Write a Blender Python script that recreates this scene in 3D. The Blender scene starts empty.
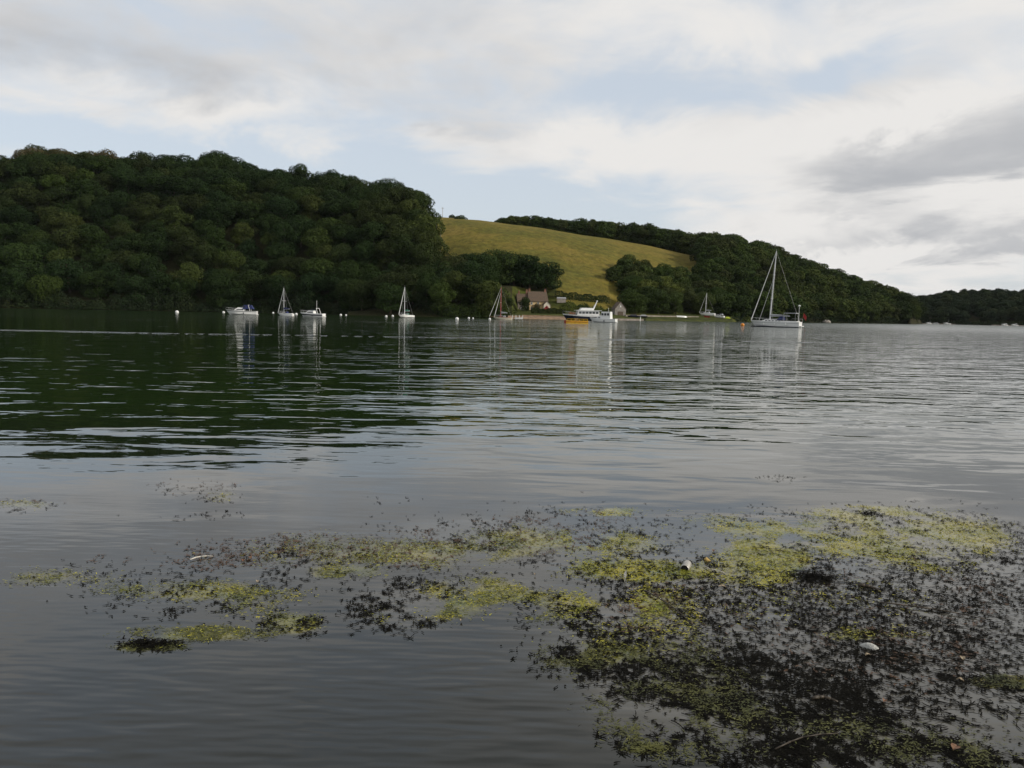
import bpy, math, random
import numpy as np
from mathutils import Vector, Matrix, noise as mnoise

random.seed(7); rng = np.random.default_rng(7)
scene = bpy.context.scene
COL = scene.collection
R = math.radians
W, H, F = 1024, 768, 780.0
CAMH = 2.0

# ------------------------------------------------------------------ camera
pitch = math.atan((384 - 313.2) / F); roll = math.atan(0.02)
R0 = Vector((1, 0, 0)); U0 = Vector((0, math.sin(pitch), math.cos(pitch))); FW = Vector((0, math.cos(pitch), -math.sin(pitch)))
cr, sr = math.cos(roll), math.sin(roll)
CR = R0 * cr + U0 * sr; CU = R0 * (-sr) + U0 * cr
cam_d = bpy.data.cameras.new('camera'); cam = bpy.data.objects.new('camera', cam_d); COL.objects.link(cam)
m = Matrix((CR, CU, -FW)).transposed().to_4x4(); m.translation = Vector((0, 0, CAMH)); cam.matrix_world = m
cam_d.sensor_width = 36; cam_d.lens = F / W * 36; cam_d.clip_start = 0.05; cam_d.clip_end = 20000
scene.camera = cam

def ray(px, py):
    return CR * ((px - 512) / F) + CU * (-(py - 384) / F) + FW
def uv(px, py):
    d = ray(px, py); return d.x / d.y, d.z / d.y
def ground(px, py, z=0.0):
    d = ray(px, py); t = (z - CAMH) / d.z; return Vector((d.x * t, d.y * t, z))
def at(px, py, D):                       # a point at depth D on the sight line
    u, v = uv(px, py); return Vector((u * D, D, CAMH + v * D))
def project(p):
    q = Vector(p) - Vector((0, 0, CAMH)); w = q.dot(FW)
    return 512 + F * q.dot(CR) / w, 384 - F * q.dot(CU) / w

# ------------------------------------------------------------------ materials
def newmat(name):
    mt = bpy.data.materials.new(name); mt.use_nodes = True
    nt = mt.node_tree; return mt, nt, nt.nodes['Principled BSDF']
def mat(name, col, rough=0.6, var=0.15, scale=3.0, metal=0.0, spec=0.4, bump=0.0):
    mt, nt, b = newmat(name); n = nt.nodes; l = nt.links
    b.inputs['Roughness'].default_value = rough; b.inputs['Metallic'].default_value = metal
    b.inputs['Specular IOR Level'].default_value = spec
    tc = n.new('ShaderNodeTexCoord'); nz = n.new('ShaderNodeTexNoise'); nz.inputs['Scale'].default_value = scale; nz.inputs['Detail'].default_value = 5
    l.new(tc.outputs['Object'], nz.inputs['Vector'])
    mp = n.new('ShaderNodeMapRange'); mp.inputs['From Min'].default_value = .3; mp.inputs['From Max'].default_value = .7
    mp.inputs['To Min'].default_value = 1 - var; mp.inputs['To Max'].default_value = 1 + var
    l.new(nz.outputs['Fac'], mp.inputs['Value'])
    vm = n.new('ShaderNodeVectorMath'); vm.operation = 'SCALE'; vm.inputs[0].default_value = col[:3]
    l.new(mp.outputs[0], vm.inputs['Scale']); l.new(vm.outputs[0], b.inputs['Base Color'])
    if bump:
        bp = n.new('ShaderNodeBump'); bp.inputs['Distance'].default_value = bump; l.new(nz.outputs['Fac'], bp.inputs['Height']); l.new(bp.outputs[0], b.inputs['Normal'])
    return mt

M = {}
M['white'] = mat('white_gelcoat', (.78, .78, .76), .25, .05, 1.5)
M['cream'] = mat('cream_gelcoat', (.62, .55, .42), .35, .08, 1.5)
M['navy'] = mat('navy_hull_paint', (.012, .016, .03), .25, .1, 1.5)
M['black'] = mat('black_antifoul', (.02, .02, .022), .6)
M['glass'] = mat('dark_window_glass', (.015, .02, .025), .08, .1)
M['bluecloth'] = mat('blue_canvas', (.016, .026, .10), .8, .15, 4)
M['greencloth'] = mat('green_canvas', (.01, .10, .06), .8, .15, 4)
M['greycloth'] = mat('grey_canvas', (.32, .33, .34), .8, .15, 4)
M['sail'] = mat('white_sailcloth', (.7, .7, .67), .7, .08, 3)
M['alu'] = mat('mast_aluminium', (.62, .63, .64), .4, .08, 2)
M['redpaint'] = mat('red_paint', (.30, .035, .02), .5, .15, 2)
M['varnish'] = mat('varnished_wood', (.22, .10, .04), .4, .2, 2)
M['darkwood'] = mat('weathered_timber', (.12, .09, .065), .85, .3, 2)
M['yellow'] = mat('yellow_float_paint', (.62, .36, .015), .55, .2, 1.5)
M['rustred'] = mat('rust_red_paint', (.28, .05, .02), .7, .3, 2)
M['orange'] = mat('orange_buoy_plastic', (.75, .26, .02), .4, .08, 2)
M['buoy'] = mat('white_buoy_plastic', (.80, .80, .78), .45, .06, 2)
M['wire'] = mat('rigging_wire', (.45, .45, .45), .4, .05, 2)
M['flag'] = mat('red_flag_cloth', (.36, .03, .03), .8, .1, 2)
M['lime'] = mat('lime_green_tarp', (.35, .42, .03), .7, .2, 1)
M['stone_tan'] = mat('tan_rendered_stone', (.62, .45, .24), .9, .2, 1.2, bump=.05)
M['stone_grey'] = mat('grey_rubble_stone', (.20, .17, .14), .95, .35, 1.6, bump=.08)
M['stone_pale'] = mat('pale_slate_stone', (.30, .27, .24), .95, .25, 1.2, bump=.08)
M['limewash'] = mat('limewashed_wall', (.6, .55, .45), .9, .1, 1)
M['brick'] = mat('red_brick', (.22, .11, .075), .9, .2, 3)
M['pot'] = mat('terracotta_pot', (.26, .14, .085), .8, .15, 3)
M['beach'] = mat('shingle_beach', (.26, .17, .10), .95, .35, .8)
M['wallconcrete'] = mat('weathered_quay_stone', (.24, .21, .18), .95, .3, .7, bump=.1)
M['bark'] = mat('tree_bark', (.07, .055, .04), .95, .3, 1.5, bump=.1)
M['pole'] = mat('bleached_pole_wood', (.36, .32, .26), .85, .2, 1)
M['redflower'] = mat('red_blossom', (.35, .05, .04), .8, .3, 4)
M['can'] = mat('scuffed_aluminium_can', (.42, .40, .36), .4, .25, 30, metal=.3)
M['canshade'] = mat('can_hollow_shade', (.03, .028, .025), .7)
M['rustcan'] = mat('yellowed_tin', (.40, .27, .08), .6, .2, 30)
M['foam'] = mat('off_white_foam', (.42, .42, .39), .9, .3, 60, bump=.01)
M['twig'] = mat('wet_twig', (.05, .038, .025), .5, .3, 20)
M['palestick'] = mat('bleached_stick', (.55, .52, .45), .7, .15, 20)
M['leafbrown'] = mat('dead_leaf', (.17, .085, .042), .6, .3, 30)
M['leafpale'] = mat('pale_dead_leaf', (.33, .26, .17), .6, .2, 30)

def tile_mat():                         # roof slates in courses
    mt, nt, b = newmat('brown_roof_slates'); n = nt.nodes; l = nt.links
    tc = n.new('ShaderNodeTexCoord'); br = n.new('ShaderNodeTexBrick'); br.inputs['Scale'].default_value = 1
    br.inputs['Color1'].default_value = (.15, .10, .065, 1); br.inputs['Color2'].default_value = (.10, .07, .045, 1); br.inputs['Mortar'].default_value = (.03, .025, .02, 1)
    br.inputs['Mortar Size'].default_value = .02; br.inputs['Brick Width'].default_value = .4; br.inputs['Row Height'].default_value = .22
    mp = n.new('ShaderNodeMapping'); mp.inputs['Rotation'].default_value = (R(90), 0, 0)
    l.new(tc.outputs['Object'], mp.inputs['Vector']); l.new(mp.outputs[0], br.inputs['Vector']); l.new(br.outputs['Color'], b.inputs['Base Color'])
    b.inputs['Roughness'].default_value = .85; return mt
M['roof'] = tile_mat()

def foliage_mat(name, stops, use_attr=False, noise_scale=.45):
    mt, nt, b = newmat(name); n = nt.nodes; l = nt.links
    b.inputs['Roughness'].default_value = .8; b.inputs['Specular IOR Level'].default_value = .03
    cr_ = n.new('ShaderNodeValToRGB'); e = cr_.color_ramp.elements
    e[0].position = 0; e[0].color = (*stops[0], 1); e[1].position = 1; e[1].color = (*stops[-1], 1)
    for i, s in enumerate(stops[1:-1]):
        q = e.new((i + 1) / (len(stops) - 1)); q.color = (*s, 1)
    if use_attr:
        a = n.new('ShaderNodeAttribute'); a.attribute_name = 'tint'; src = a.outputs['Fac']
    else:
        a = n.new('ShaderNodeObjectInfo'); src = a.outputs['Random']
    tc = n.new('ShaderNodeTexCoord'); nz = n.new('ShaderNodeTexNoise'); nz.inputs['Scale'].default_value = noise_scale; nz.inputs['Detail'].default_value = 6; nz.inputs['Roughness'].default_value = .7
    l.new(tc.outputs['Object'], nz.inputs['Vector'])
    mp = n.new('ShaderNodeMapRange'); mp.inputs['From Min'].default_value = .3; mp.inputs['From Max'].default_value = .7; mp.inputs['To Min'].default_value = .55; mp.inputs['To Max'].default_value = 1.5
    l.new(nz.outputs['Fac'], mp.inputs['Value']); l.new(src, cr_.inputs['Fac'])
    vm = n.new('ShaderNodeVectorMath'); vm.operation = 'SCALE'; l.new(cr_.outputs['Color'], vm.inputs[0]); l.new(mp.outputs[0], vm.inputs['Scale']); l.new(vm.outputs[0], b.inputs['Base Color'])
    return mt
GREENS = [(.023, .036, .011), (.030, .046, .013), (.038, .060, .014), (.048, .060, .017), (.027, .047, .013), (.056, .074, .018), (.036, .044, .015)]
M['leaf'] = foliage_mat('broadleaf_foliage', GREENS)
M['leaf_dark_shade'] = foliage_mat('dark_shaded_foliage', [(.014, .026, .009), (.019, .033, .010), (.024, .040, .011), (.018, .034, .012), (.034, .046, .014), (.021, .029, .010)])  # darker green, with the cloud shade over the left hill put into it
M['leaf_far'] = foliage_mat('far_wood_foliage', [(.018, .030, .014), (.026, .038, .016), (.022, .034, .018), (.034, .044, .018)], True)
M['leaf_mass'] = foliage_mat('wood_foliage', GREENS, True)
BRIGHTS = [(.060, .078, .018), (.078, .095, .022), (.095, .108, .026), (.065, .085, .020)]
M['leaf_bright'] = foliage_mat('light_green_foliage', BRIGHTS)
M['leaf_brown'] = foliage_mat('brownish_foliage', [(.075, .060, .028), (.062, .060, .024), (.085, .070, .034)])
M['leaf_hedge'] = foliage_mat('hedge_foliage', [(.028, .04, .014), (.05, .06, .02)], noise_scale=1.2)

def grass_mat(name, a, b_, c, sc=.02):
    mt, nt, b = newmat(name); n = nt.nodes; l = nt.links; b.inputs['Roughness'].default_value = .95; b.inputs['Specular IOR Level'].default_value = .1
    tc = n.new('ShaderNodeTexCoord')
    def nz(scale, det, stretch=None):
        x = n.new('ShaderNodeTexNoise'); x.inputs['Scale'].default_value = scale; x.inputs['Detail'].default_value = det; x.inputs['Roughness'].default_value = .65
        if stretch:
            mp = n.new('ShaderNodeMapping'); mp.inputs['Scale'].default_value = stretch; l.new(tc.outputs['Object'], mp.inputs['Vector']); l.new(mp.outputs[0], x.inputs['Vector'])
        else: l.new(tc.outputs['Object'], x.inputs['Vector'])
        return x
    n1 = nz(sc, 8, (1, 1, 3)); n2 = nz(.35, 8, (1, .7, 1)); n3 = nz(.09, 6, (.5, 1.2, 1))
    r = n.new('ShaderNodeValToRGB'); e = r.color_ramp.elements
    e[0].position = .30; e[0].color = (*a, 1); e[1].position = .72; e[1].color = (*c, 1); q = e.new(.5); q.color = (*b_, 1)
    ad = n.new('ShaderNodeMath'); ad.operation = 'MULTIPLY_ADD'; ad.inputs[1].default_value = .45; l.new(n3.outputs['Fac'], ad.inputs[0])
    m2 = n.new('ShaderNodeMath'); m2.operation = 'MULTIPLY'; m2.inputs[1].default_value = .55; l.new(n1.outputs['Fac'], m2.inputs[0]); l.new(m2.outputs[0], ad.inputs[2])
    l.new(ad.outputs[0], r.inputs['Fac'])
    mp = n.new('ShaderNodeMapRange'); mp.inputs['From Min'].default_value = .3; mp.inputs['From Max'].default_value = .7; mp.inputs['To Min'].default_value = .62; mp.inputs['To Max'].default_value = 1.38
    l.new(n2.outputs['Fac'], mp.inputs['Value'])
    vm = n.new('ShaderNodeVectorMath'); vm.operation = 'SCALE'; l.new(r.outputs['Color'], vm.inputs[0]); l.new(mp.outputs[0], vm.inputs['Scale']); l.new(vm.outputs[0], b.inputs['Base Color'])
    bp = n.new('ShaderNodeBump'); bp.inputs['Distance'].default_value = .6; l.new(n2.outputs['Fac'], bp.inputs['Height']); l.new(bp.outputs[0], b.inputs['Normal'])
    return mt
M['field'] = grass_mat('dry_hillside_grass', (.062, .078, .016), (.138, .116, .022), (.215, .152, .038))
M['floor'] = grass_mat('wood_floor', (.02, .022, .010), (.03, .03, .012), (.04, .036, .016))
M['lawn'] = grass_mat('garden_grass', (.030, .042, .010), (.055, .065, .014), (.10, .09, .022), .1)

# ------------------------------------------------------------------ mesh helpers
def mesh_obj(name, verts, faces, material, parent=None, smooth=False, attrs=None):
    me = bpy.data.meshes.new(name)
    me.from_pydata([tuple(v) for v in verts] if not isinstance(verts, np.ndarray) else verts.tolist(), [], faces if not isinstance(faces, np.ndarray) else faces.tolist())
    for mm in (material if isinstance(material, (list, tuple)) else [material]): me.materials.append(mm)
    if attrs:
        for k, v in attrs.items():
            a = me.attributes.new(k, 'FLOAT', 'POINT'); a.data.foreach_set('value', np.asarray(v, dtype=np.float32))
    if smooth: me.polygons.foreach_set('use_smooth', [True] * len(me.polygons))
    o = bpy.data.objects.new(name, me); COL.objects.link(o)
    if parent: o.parent = parent
    return o
def quads_obj(name, V, material, parent=None, attrs=None, nside=4, smooth=False):
    """V: (n*nside,3) array, each consecutive nside vertices one face"""
    n = len(V) // nside; me = bpy.data.meshes.new(name)
    me.vertices.add(len(V)); me.vertices.foreach_set('co', V.astype(np.float32).ravel())
    me.loops.add(len(V)); me.loops.foreach_set('vertex_index', np.arange(len(V), dtype=np.int32))
    me.polygons.add(n); me.polygons.foreach_set('loop_start', np.arange(0, len(V), nside, dtype=np.int32))
    me.materials.append(material)
    if attrs:
        for k, v in attrs.items():
            a = me.attributes.new(k, 'FLOAT', 'POINT'); a.data.foreach_set('value', np.asarray(v, dtype=np.float32))
    me.update(calc_edges=True)
    o = bpy.data.objects.new(name, me); COL.objects.link(o)
    if parent: o.parent = parent
    return o
class MB:
    def __init__(s): s.v = []; s.f = []
    def add(s, v, f):
        n = len(s.v); s.v += [tuple(q) for q in v]; s.f += [tuple(i + n for i in q) for q in f]; return s
    def box(s, x0, x1, y0, y1, z0, z1):
        return s.add([(x0, y0, z0), (x1, y0, z0), (x1, y1, z0), (x0, y1, z0), (x0, y0, z1), (x1, y0, z1), (x1, y1, z1), (x0, y1, z1)],
                     [(3, 2, 1, 0), (4, 5, 6, 7), (0, 1, 5, 4), (1, 2, 6, 5), (2, 3, 7, 6), (3, 0, 4, 7)])
    def taper(s, x0, x1, y0, y1, z0, z1, dx0=0, dx1=0, dy=0):      # a box whose top is drawn in
        return s.add([(x0, y0, z0), (x1, y0, z0), (x1, y1, z0), (x0, y1, z0), (x0 + dx0, y0 + dy, z1), (x1 - dx1, y0 + dy, z1), (x1 - dx1, y1 - dy, z1), (x0 + dx0, y1 - dy, z1)],
                     [(3, 2, 1, 0), (4, 5, 6, 7), (0, 1, 5, 4), (1, 2, 6, 5), (2, 3, 7, 6), (3, 0, 4, 7)])
    def tube(s, a, b, r0, r1=None, n=8):
        r1 = r0 if r1 is None else r1; a = Vector(a); b = Vector(b); d = (b - a).normalized()
        t = d.orthogonal().normalized(); q = d.cross(t)
        v = [a + (t * math.cos(k * 2 * math.pi / n) + q * math.sin(k * 2 * math.pi / n)) * r0 for k in range(n)] + \
            [b + (t * math.cos(k * 2 * math.pi / n) + q * math.sin(k * 2 * math.pi / n)) * r1 for k in range(n)]
        f = [(k, (k + 1) % n, n + (k + 1) % n, n + k) for k in range(n)] + [tuple(range(n - 1, -1, -1)), tuple(range(n, 2 * n))]
        return s.add(v, f)
    def path(s, pts, r, n=6):
        for i in range(len(pts) - 1):
            ra = r[i] if isinstance(r, (list, tuple)) else r; rb = r[i + 1] if isinstance(r, (list, tuple)) else r
            s.tube(pts[i], pts[i + 1], ra, rb, n)
        return s
    def sphere(s, c, r, nu=14, nv=8, sz=(1, 1, 1)):
        v = []; f = []
        for j in range(nv + 1):
            th = math.pi * j / nv
            for i in range(nu):
                ph = 2 * math.pi * i / nu
                v.append((c[0] + r * sz[0] * math.sin(th) * math.cos(ph), c[1] + r * sz[1] * math.sin(th) * math.sin(ph), c[2] + r * sz[2] * math.cos(th)))
        for j in range(nv):
            for i in range(nu):
                f.append((j * nu + i, (j + 1) * nu + i, (j + 1) * nu + (i + 1) % nu, j * nu + (i + 1) % nu))
        return s.add(v, f)
    def build(s, name, material, parent=None, smooth=False): return mesh_obj(name, s.v, s.f, material, parent, smooth)

def tag(o, label=None, cat=None, group=None, kind=None):
    if label: o['label'] = label
    if cat: o['category'] = cat
    if group: o['group'] = group
    if kind: o['kind'] = kind
    return o
def empty(name, loc, rz=0, label=None, cat=None, group=None):
    o = bpy.data.objects.new(name, None); o.empty_display_size = .3; COL.objects.link(o)
    o.location = loc; o.rotation_euler = (0, 0, rz); return tag(o, label, cat, group)
def copy_tree(o, parent=None):
    c = o.copy(); COL.objects.link(c); c.parent = parent
    for ch in [q for q in o.children]: copy_tree(ch, c)
    return c

# ------------------------------------------------------------------ terrain
def tab(pts, col=1):                    # [(px, value)] -> u table
    us = [uv(p[0], 313 + (p[0] - 512) * .02)[0] for p in pts]; return np.array(us), np.array([p[col] for p in pts], float)
def crest(pts, D, sub):                 # skyline pixels -> ground height at depth D
    us = []; zs = []
    for i, (px, py) in enumerate(pts):
        d = D[i] if isinstance(D, (list, tuple)) else D; s = sub[i] if isinstance(sub, (list, tuple)) else sub
        u, v = uv(px, py); us.append(u); zs.append(CAMH + v * d - s)
    return np.array(us), np.array(zs)
L_sh = tab([(-900, 300), (0, 315), (250, 325), (400, 318), (450, 305), (560, 300)])
L_cd = tab([(-900, 410), (0, 415), (250, 425), (330, 420), (400, 400), (440, 385), (560, 380)])
L_cr = crest([(-900, 175), (-300, 165), (-60, 160), (0, 158), (40, 149), (80, 151), (110, 158), (150, 157), (190, 161), (215, 157), (250, 168), (300, 171), (350, 178), (400, 187), (418, 196), (428, 205)],
             [410, 410, 415, 415, 416, 417, 418, 420, 421, 422, 425, 422, 416, 400, 392, 386], 12.5)
L_cr = (np.append(L_cr[0], [uv(441, 312)[0], uv(450, 312)[0], 3]), np.append(L_cr[1], [16, -4, -4]))
C_cr = tab([(330, -4), (400, 12), (440, 15), (470, 15), (497, 14), (515, 14), (540, 12), (549, 6), (560, -4)])
C_sh = tab([(0, 318), (450, 305), (505, 308), (522, 338), (570, 340)])
C_cd = tab([(0, 350), (500, 350), (560, 368)])
M_sh = tab([(-900, 420), (440, 330), (470, 310), (520, 297), (560, 296), (605, 305), (620, 316), (660, 331), (700, 343), (732, 356), (745, 384), (800, 440), (860, 495), (905, 545), (915, 575), (1200, 590)])
M_cd = tab([(-900, 560), (440, 560), (690, 560), (760, 560), (830, 575), (880, 590), (1200, 640)])
FIELD_EDGE = [(441, 220), (480, 222.5), (500, 225), (550, 232), (600, 240), (650, 248), (690, 256)]
RIGHT_SKY = [(720, 234), (740, 238), (770, 246), (800, 259), (830, 267), (860, 279), (890, 288), (903, 289), (913, 294)]
a_ = crest(FIELD_EDGE, 560, 0); b_ = crest(RIGHT_SKY, [560, 560, 562, 568, 575, 583, 592, 596, 600], 13.0)
M_cr = (np.concatenate([[-3, uv(300, 313)[0], uv(400, 313)[0]], a_[0], b_[0], [uv(918, 320)[0], uv(922, 320)[0], 3]]),
        np.concatenate([[80, 72, 70], a_[1], b_[1], [4, -4, -4]]))
F_sh = tab([(860, 900), (900, 690), (925, 660), (1024, 620), (1300, 560), (2200, 500)])
F_cr = crest([(896, 300), (903, 299), (920, 296), (950, 292), (1000, 291), (1024, 292), (1100, 292), (1300, 280), (2200, 280)], 740, 9.5)
F_cr = (np.concatenate([[-3, uv(870, 313)[0]], F_cr[0]]), np.concatenate([[-4, -4], F_cr[1]]))
def IP(T, u): return np.interp(u, T[0], T[1])
def gnoise(x, y, s):
    return (np.sin(x / s * 1.0 + 1.3) * np.cos(y / s * 1.17 + .4) + .5 * np.sin(x / s * 2.3 + y / s * 1.1) + .3 * np.cos(x / s * 4.1 - y / s * 3.7)) / 1.8
def zparts(x, y):
    u = x / y; D = y
    def prof(sh, cd, crz, shelf, shz, fall):
        t = np.clip((D - sh - shelf) / (cd - sh - shelf), 0, 1)
        up = np.where(D < sh, (D - sh) * .12, np.minimum((D - sh) / 5, 1) * .9 + np.clip((D - sh) / max(shelf, 1), 0, 1) * (shz - .9))
        z = up + (crz - shz) * (np.sin(t * math.pi / 2) ** 1.15)
        z = z - np.clip((D - cd) / fall, 0, 1.5) * np.maximum(crz, 0) * .45
        return np.where(crz < 0, np.minimum(z, -1.0 + np.minimum(crz, 0) * .3), z)
    zl = prof(IP(L_sh, u), IP(L_cd, u), IP(L_cr, u), 4, 1.8, 300)
    zc = prof(IP(C_sh, u), IP(C_cd, u), IP(C_cr, u), 4, 1.5, 60)
    zm = prof(IP(M_sh, u), IP(M_cd, u), IP(M_cr, u), 40, 3.2, 300)
    zf = prof(IP(F_sh, u), IP(F_sh, u) + 100, IP(F_cr, u), 4, 1.8, 400)
    return zl, zc, zm, zf
def terr(x, y):
    x = np.asarray(x, float); y = np.asarray(y, float)
    z = np.max(np.stack(zparts(x, y)), axis=0)
    land = np.clip((z - 4) / 10, 0, 1); return z + land * gnoise(x, y, 23) * .7
def tz(x, y): return float(terr(np.array([x]), np.array([y]))[0])

uu = np.unique(np.concatenate([np.linspace(-1.02, -1, 3), np.linspace(-1, 1.0, 500), np.linspace(1, 1.02, 3)]))
dd = np.unique(np.concatenate([np.linspace(270, 700, 190), np.linspace(700, 1100, 50), np.geomspace(1100, 3400, 16)]))
UU, DD = np.meshgrid(uu, dd); X = UU * DD; Y = DD; Z = terr(X, Y)
Z = np.where(Y > 1100, np.maximum(Z, 6) * np.clip(1 - (Y - 1100) / 6000, .1, 1), Z)
nu, nd = len(uu), len(dd)
V = np.stack([X, Y, Z], -1).reshape(-1, 3)
idx = np.arange(nu * nd).reshape(nd, nu)
FC = np.stack([idx[:-1, :-1], idx[:-1, 1:], idx[1:, 1:], idx[1:, :-1]], -1).reshape(-1, 4)
PXM = np.array(512 + F * UU)            # approximate column
def field_start(px): return np.interp(px, [430, 441, 552, 556, 603, 614, 628, 692, 694], [400, 392, 388, 350, 350, 366, 425, 438, 438])
def is_field(px, D): return (px > 436) & (px < 697) & (D > field_start(px))
cx = V[FC].mean(1); pxc = 512 + F * cx[:, 0] / cx[:, 1]; Dc_ = cx[:, 1]
fld = is_field(pxc, Dc_) & (cx[:, 2] > 1)
lawn = (~fld) & (pxc > 511) & (pxc < 735) & (Dc_ < 430) & (pxc < 740)
hill = mesh_obj('hillside_terrain', V, FC, [M['floor'], M['field'], M['lawn']], smooth=True)
hill.data.polygons.foreach_set('material_index', np.where(fld, 1, np.where(lawn, 2, 0)).astype(np.int32))
tag(hill, 'hillsides of the river valley with an open grass field', 'terrain', kind='structure')

# ------------------------------------------------------------------ trees
def unit(n):
    v = rng.normal(size=(n, 3)); return v / np.linalg.norm(v, axis=1)[:, None]
def leaf_quads(P, N, size, jit=.55):
    n = len(P); Nn = N + rng.normal(size=(n, 3)) * jit; Nn /= np.linalg.norm(Nn, axis=1)[:, None]
    T = np.cross(Nn, unit(n)); T /= np.linalg.norm(T, axis=1)[:, None] + 1e-9; B = np.cross(Nn, T)
    s = (size * rng.uniform(.6, 1.3, n))[:, None]; q = rng.uniform(.5, 1.0, (n, 1))
    V = np.stack([P - T * s, P - B * s * q + T * s * .1, P + T * s, P + B * s * q - T * s * .1], 1)
    return V.reshape(-1, 3)
def make_crown(kind, dens=1.0, leaf=.225):
    """crown of a tree about 14 m tall: lobes covered with leaf sprays"""
    lobes = []
    if kind == 'round': n, rx, rz, zc = 17, 4.1, 3.9, 7.8
    elif kind == 'wide': n, rx, rz, zc = 21, 5.0, 3.6, 7.8
    elif kind == 'tall': n, rx, rz, zc = 17, 3.5, 4.9, 8.2
    else: n, rx, rz, zc = 25, 4.6, 4.1, 7.6
    for k in range(n):
        d = unit(1)[0]; d[2] = abs(d[2]) * 1.1 - .35 if rng.random() < .8 else -abs(d[2]) * .6
        c = np.array([d[0] * rx, d[1] * rx, zc + d[2] * rz]) * np.array([1, 1, 1]); r = rng.uniform(1.2, 2.5) * (1.25 if kind == 'round' else 1)
        lobes.append((c, r))
    for k in range(9):                   # low skirts that hang towards the ground
        a = k * 2 * math.pi / 9 + rng.uniform(-.3, .3); q = rx * rng.uniform(.55, .85); lobes.append((np.array([math.cos(a) * q, math.sin(a) * q, rng.uniform(2.2, 4.4)]), rng.uniform(1.5, 2.3)))
    lobes.append((np.array([0, 0, zc]), 3.1)); lobes.append((np.array([0, 0, zc - 3]), 2.9)); lobes.append((np.array([0, 0, zc + rz * .6]), 2.4))
    out = []; C0 = np.array([0, 0, zc])
    for c, r in lobes:
        m_ = int(92 * r * r * dens); d = unit(m_)
        rr = r * (1 + .16 * np.sin(d[:, 0] * 5 + c[0]) * np.cos(d[:, 1] * 6 + c[1]) + rng.uniform(-.14, .1, m_))
        P = c + d * rr[:, None] * np.array([1, 1, .8])
        inside = np.zeros(m_, bool)
        for c2, r2 in lobes:
            if c2 is not c: inside |= (np.linalg.norm((P - c2) / np.array([1, 1, .8]), axis=1) < r2 * .78)
        keep = (~inside) & (P[:, 2] > .3) & (rng.random(m_) > .06)
        P = P[keep]; d = d[keep] + np.array([0, 0, .25])
        out.append(leaf_quads(P, d, leaf, .42))
    # inner sprays that stop one seeing straight through
    m_ = int(260 * dens); d = unit(m_); P = C0 + d * np.array([rx * .8, rx * .8, rz * .95]) * rng.uniform(.3, 1, (m_, 1)); P[:, 2] = np.maximum(P[:, 2], 2)
    out.append(leaf_quads(P, d, leaf * 3.0, .8))
    return np.concatenate(out)
KINDS = ['round', 'wide', 'tall', 'open', 'round', 'wide', 'open']
CROWNS = [make_crown(k) for k in KINDS]
CROWNS_LO = [make_crown(k, .5, .38) for k in KINDS]
CROWN_TOP = [float(np.percentile(c[:, 2], 99.6)) for c in CROWNS]; CROWN_TOP_LO = [float(np.percentile(c[:, 2], 99.6)) for c in CROWNS_LO]
def make_trunk():
    mb = MB(); mb.path([(0, 0, -.8), (.1, .05, 2.2), (-.1, .1, 4.5), (.15, 0, 7.5), (.1, .1, 10)], [.42, .33, .28, .18, .06], 8)
    for k in range(7):
        a = k * 2.4 + rng.uniform(-.4, .4); z0 = 3.6 + k * .65; l = 3.3 - k * .2
        mb.path([(0, 0, z0), (math.cos(a) * l * .5, math.sin(a) * l * .5, z0 + 1.2), (math.cos(a) * l, math.sin(a) * l, z0 + 2.8)], [.17, .11, .03], 6)
    return mb
tm = make_trunk(); tmp = tm.build('trunk', M['bark'], smooth=True); TRUNK = tmp.data; bpy.data.objects.remove(tmp)
cm = {}
def crown_mesh(i, mkey):
    if (i, mkey) not in cm:
        o = quads_obj('crown', CROWNS[i], M[mkey]); cm[(i, mkey)] = o.data; bpy.data.objects.remove(o)
    return cm[(i, mkey)]
def place_tree(x, y, z, kind, h, wide, rz, mkey, label, group, name='broadleaf_tree'):
    s = h / CROWN_TOP[kind]
    o = empty(name, (x, y, z), rz, label, 'tree', group); o.scale = (s * wide * rng.uniform(.86, 1.14), s * wide * rng.uniform(.86, 1.14), s); o.rotation_euler = (rng.uniform(-.1, .1), rng.uniform(-.1, .1), rz)
    a = bpy.data.objects.new('crown', crown_mesh(kind, mkey)); COL.objects.link(a); a.parent = o
    b = bpy.data.objects.new('trunk', TRUNK); COL.objects.link(b); b.parent = o
    return o
BAND_H = tab([(440, 3), (493, 5), (498, 9), (550, 12), (600, 15), (650, 17), (690, 17), (700, 15)])
cands = []
def scatter(sp, x0, x1, y0, y1, zone, test, hfun, wide=1.0, jit=.36):
    for iy, yy in enumerate(np.arange(y0, y1, sp * .88)):
        for xx in np.arange(x0, x1, sp):
            x = xx + (iy % 2) * sp * .5 + rng.uniform(-jit, jit) * sp; y = yy + rng.uniform(-jit, jit) * sp
            px = 512 + F * x / y
            if test(px, x, y): cands.append((x, y, tz(x, y), px, hfun(px, x, y), zone, wide * rng.uniform(.9, 1.15)))
def dom(x, y): zp = zparts(np.array([x]), np.array([y])); return [float(q[0]) for q in zp]
def t_left(px, x, y):
    if px < -260 or px > 438: return False
    u = x / y; zp = dom(x, y); return zp[0] > .55 and zp[0] >= zp[1] - .5 and y < IP(L_cd, u) + 16
scatter(10.0, -420, 0, 300, 450, 'left', t_left, lambda px, x, y: (rng.uniform(11, 15.5) if (y - IP(L_sh, x / y)) / (IP(L_cd, x / y) - IP(L_sh, x / y)) < .78 else rng.uniform(9.5, 16.5)) + (0 if px < 400 else (1.5 if px < 429 else -3)), 1.05)
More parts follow.
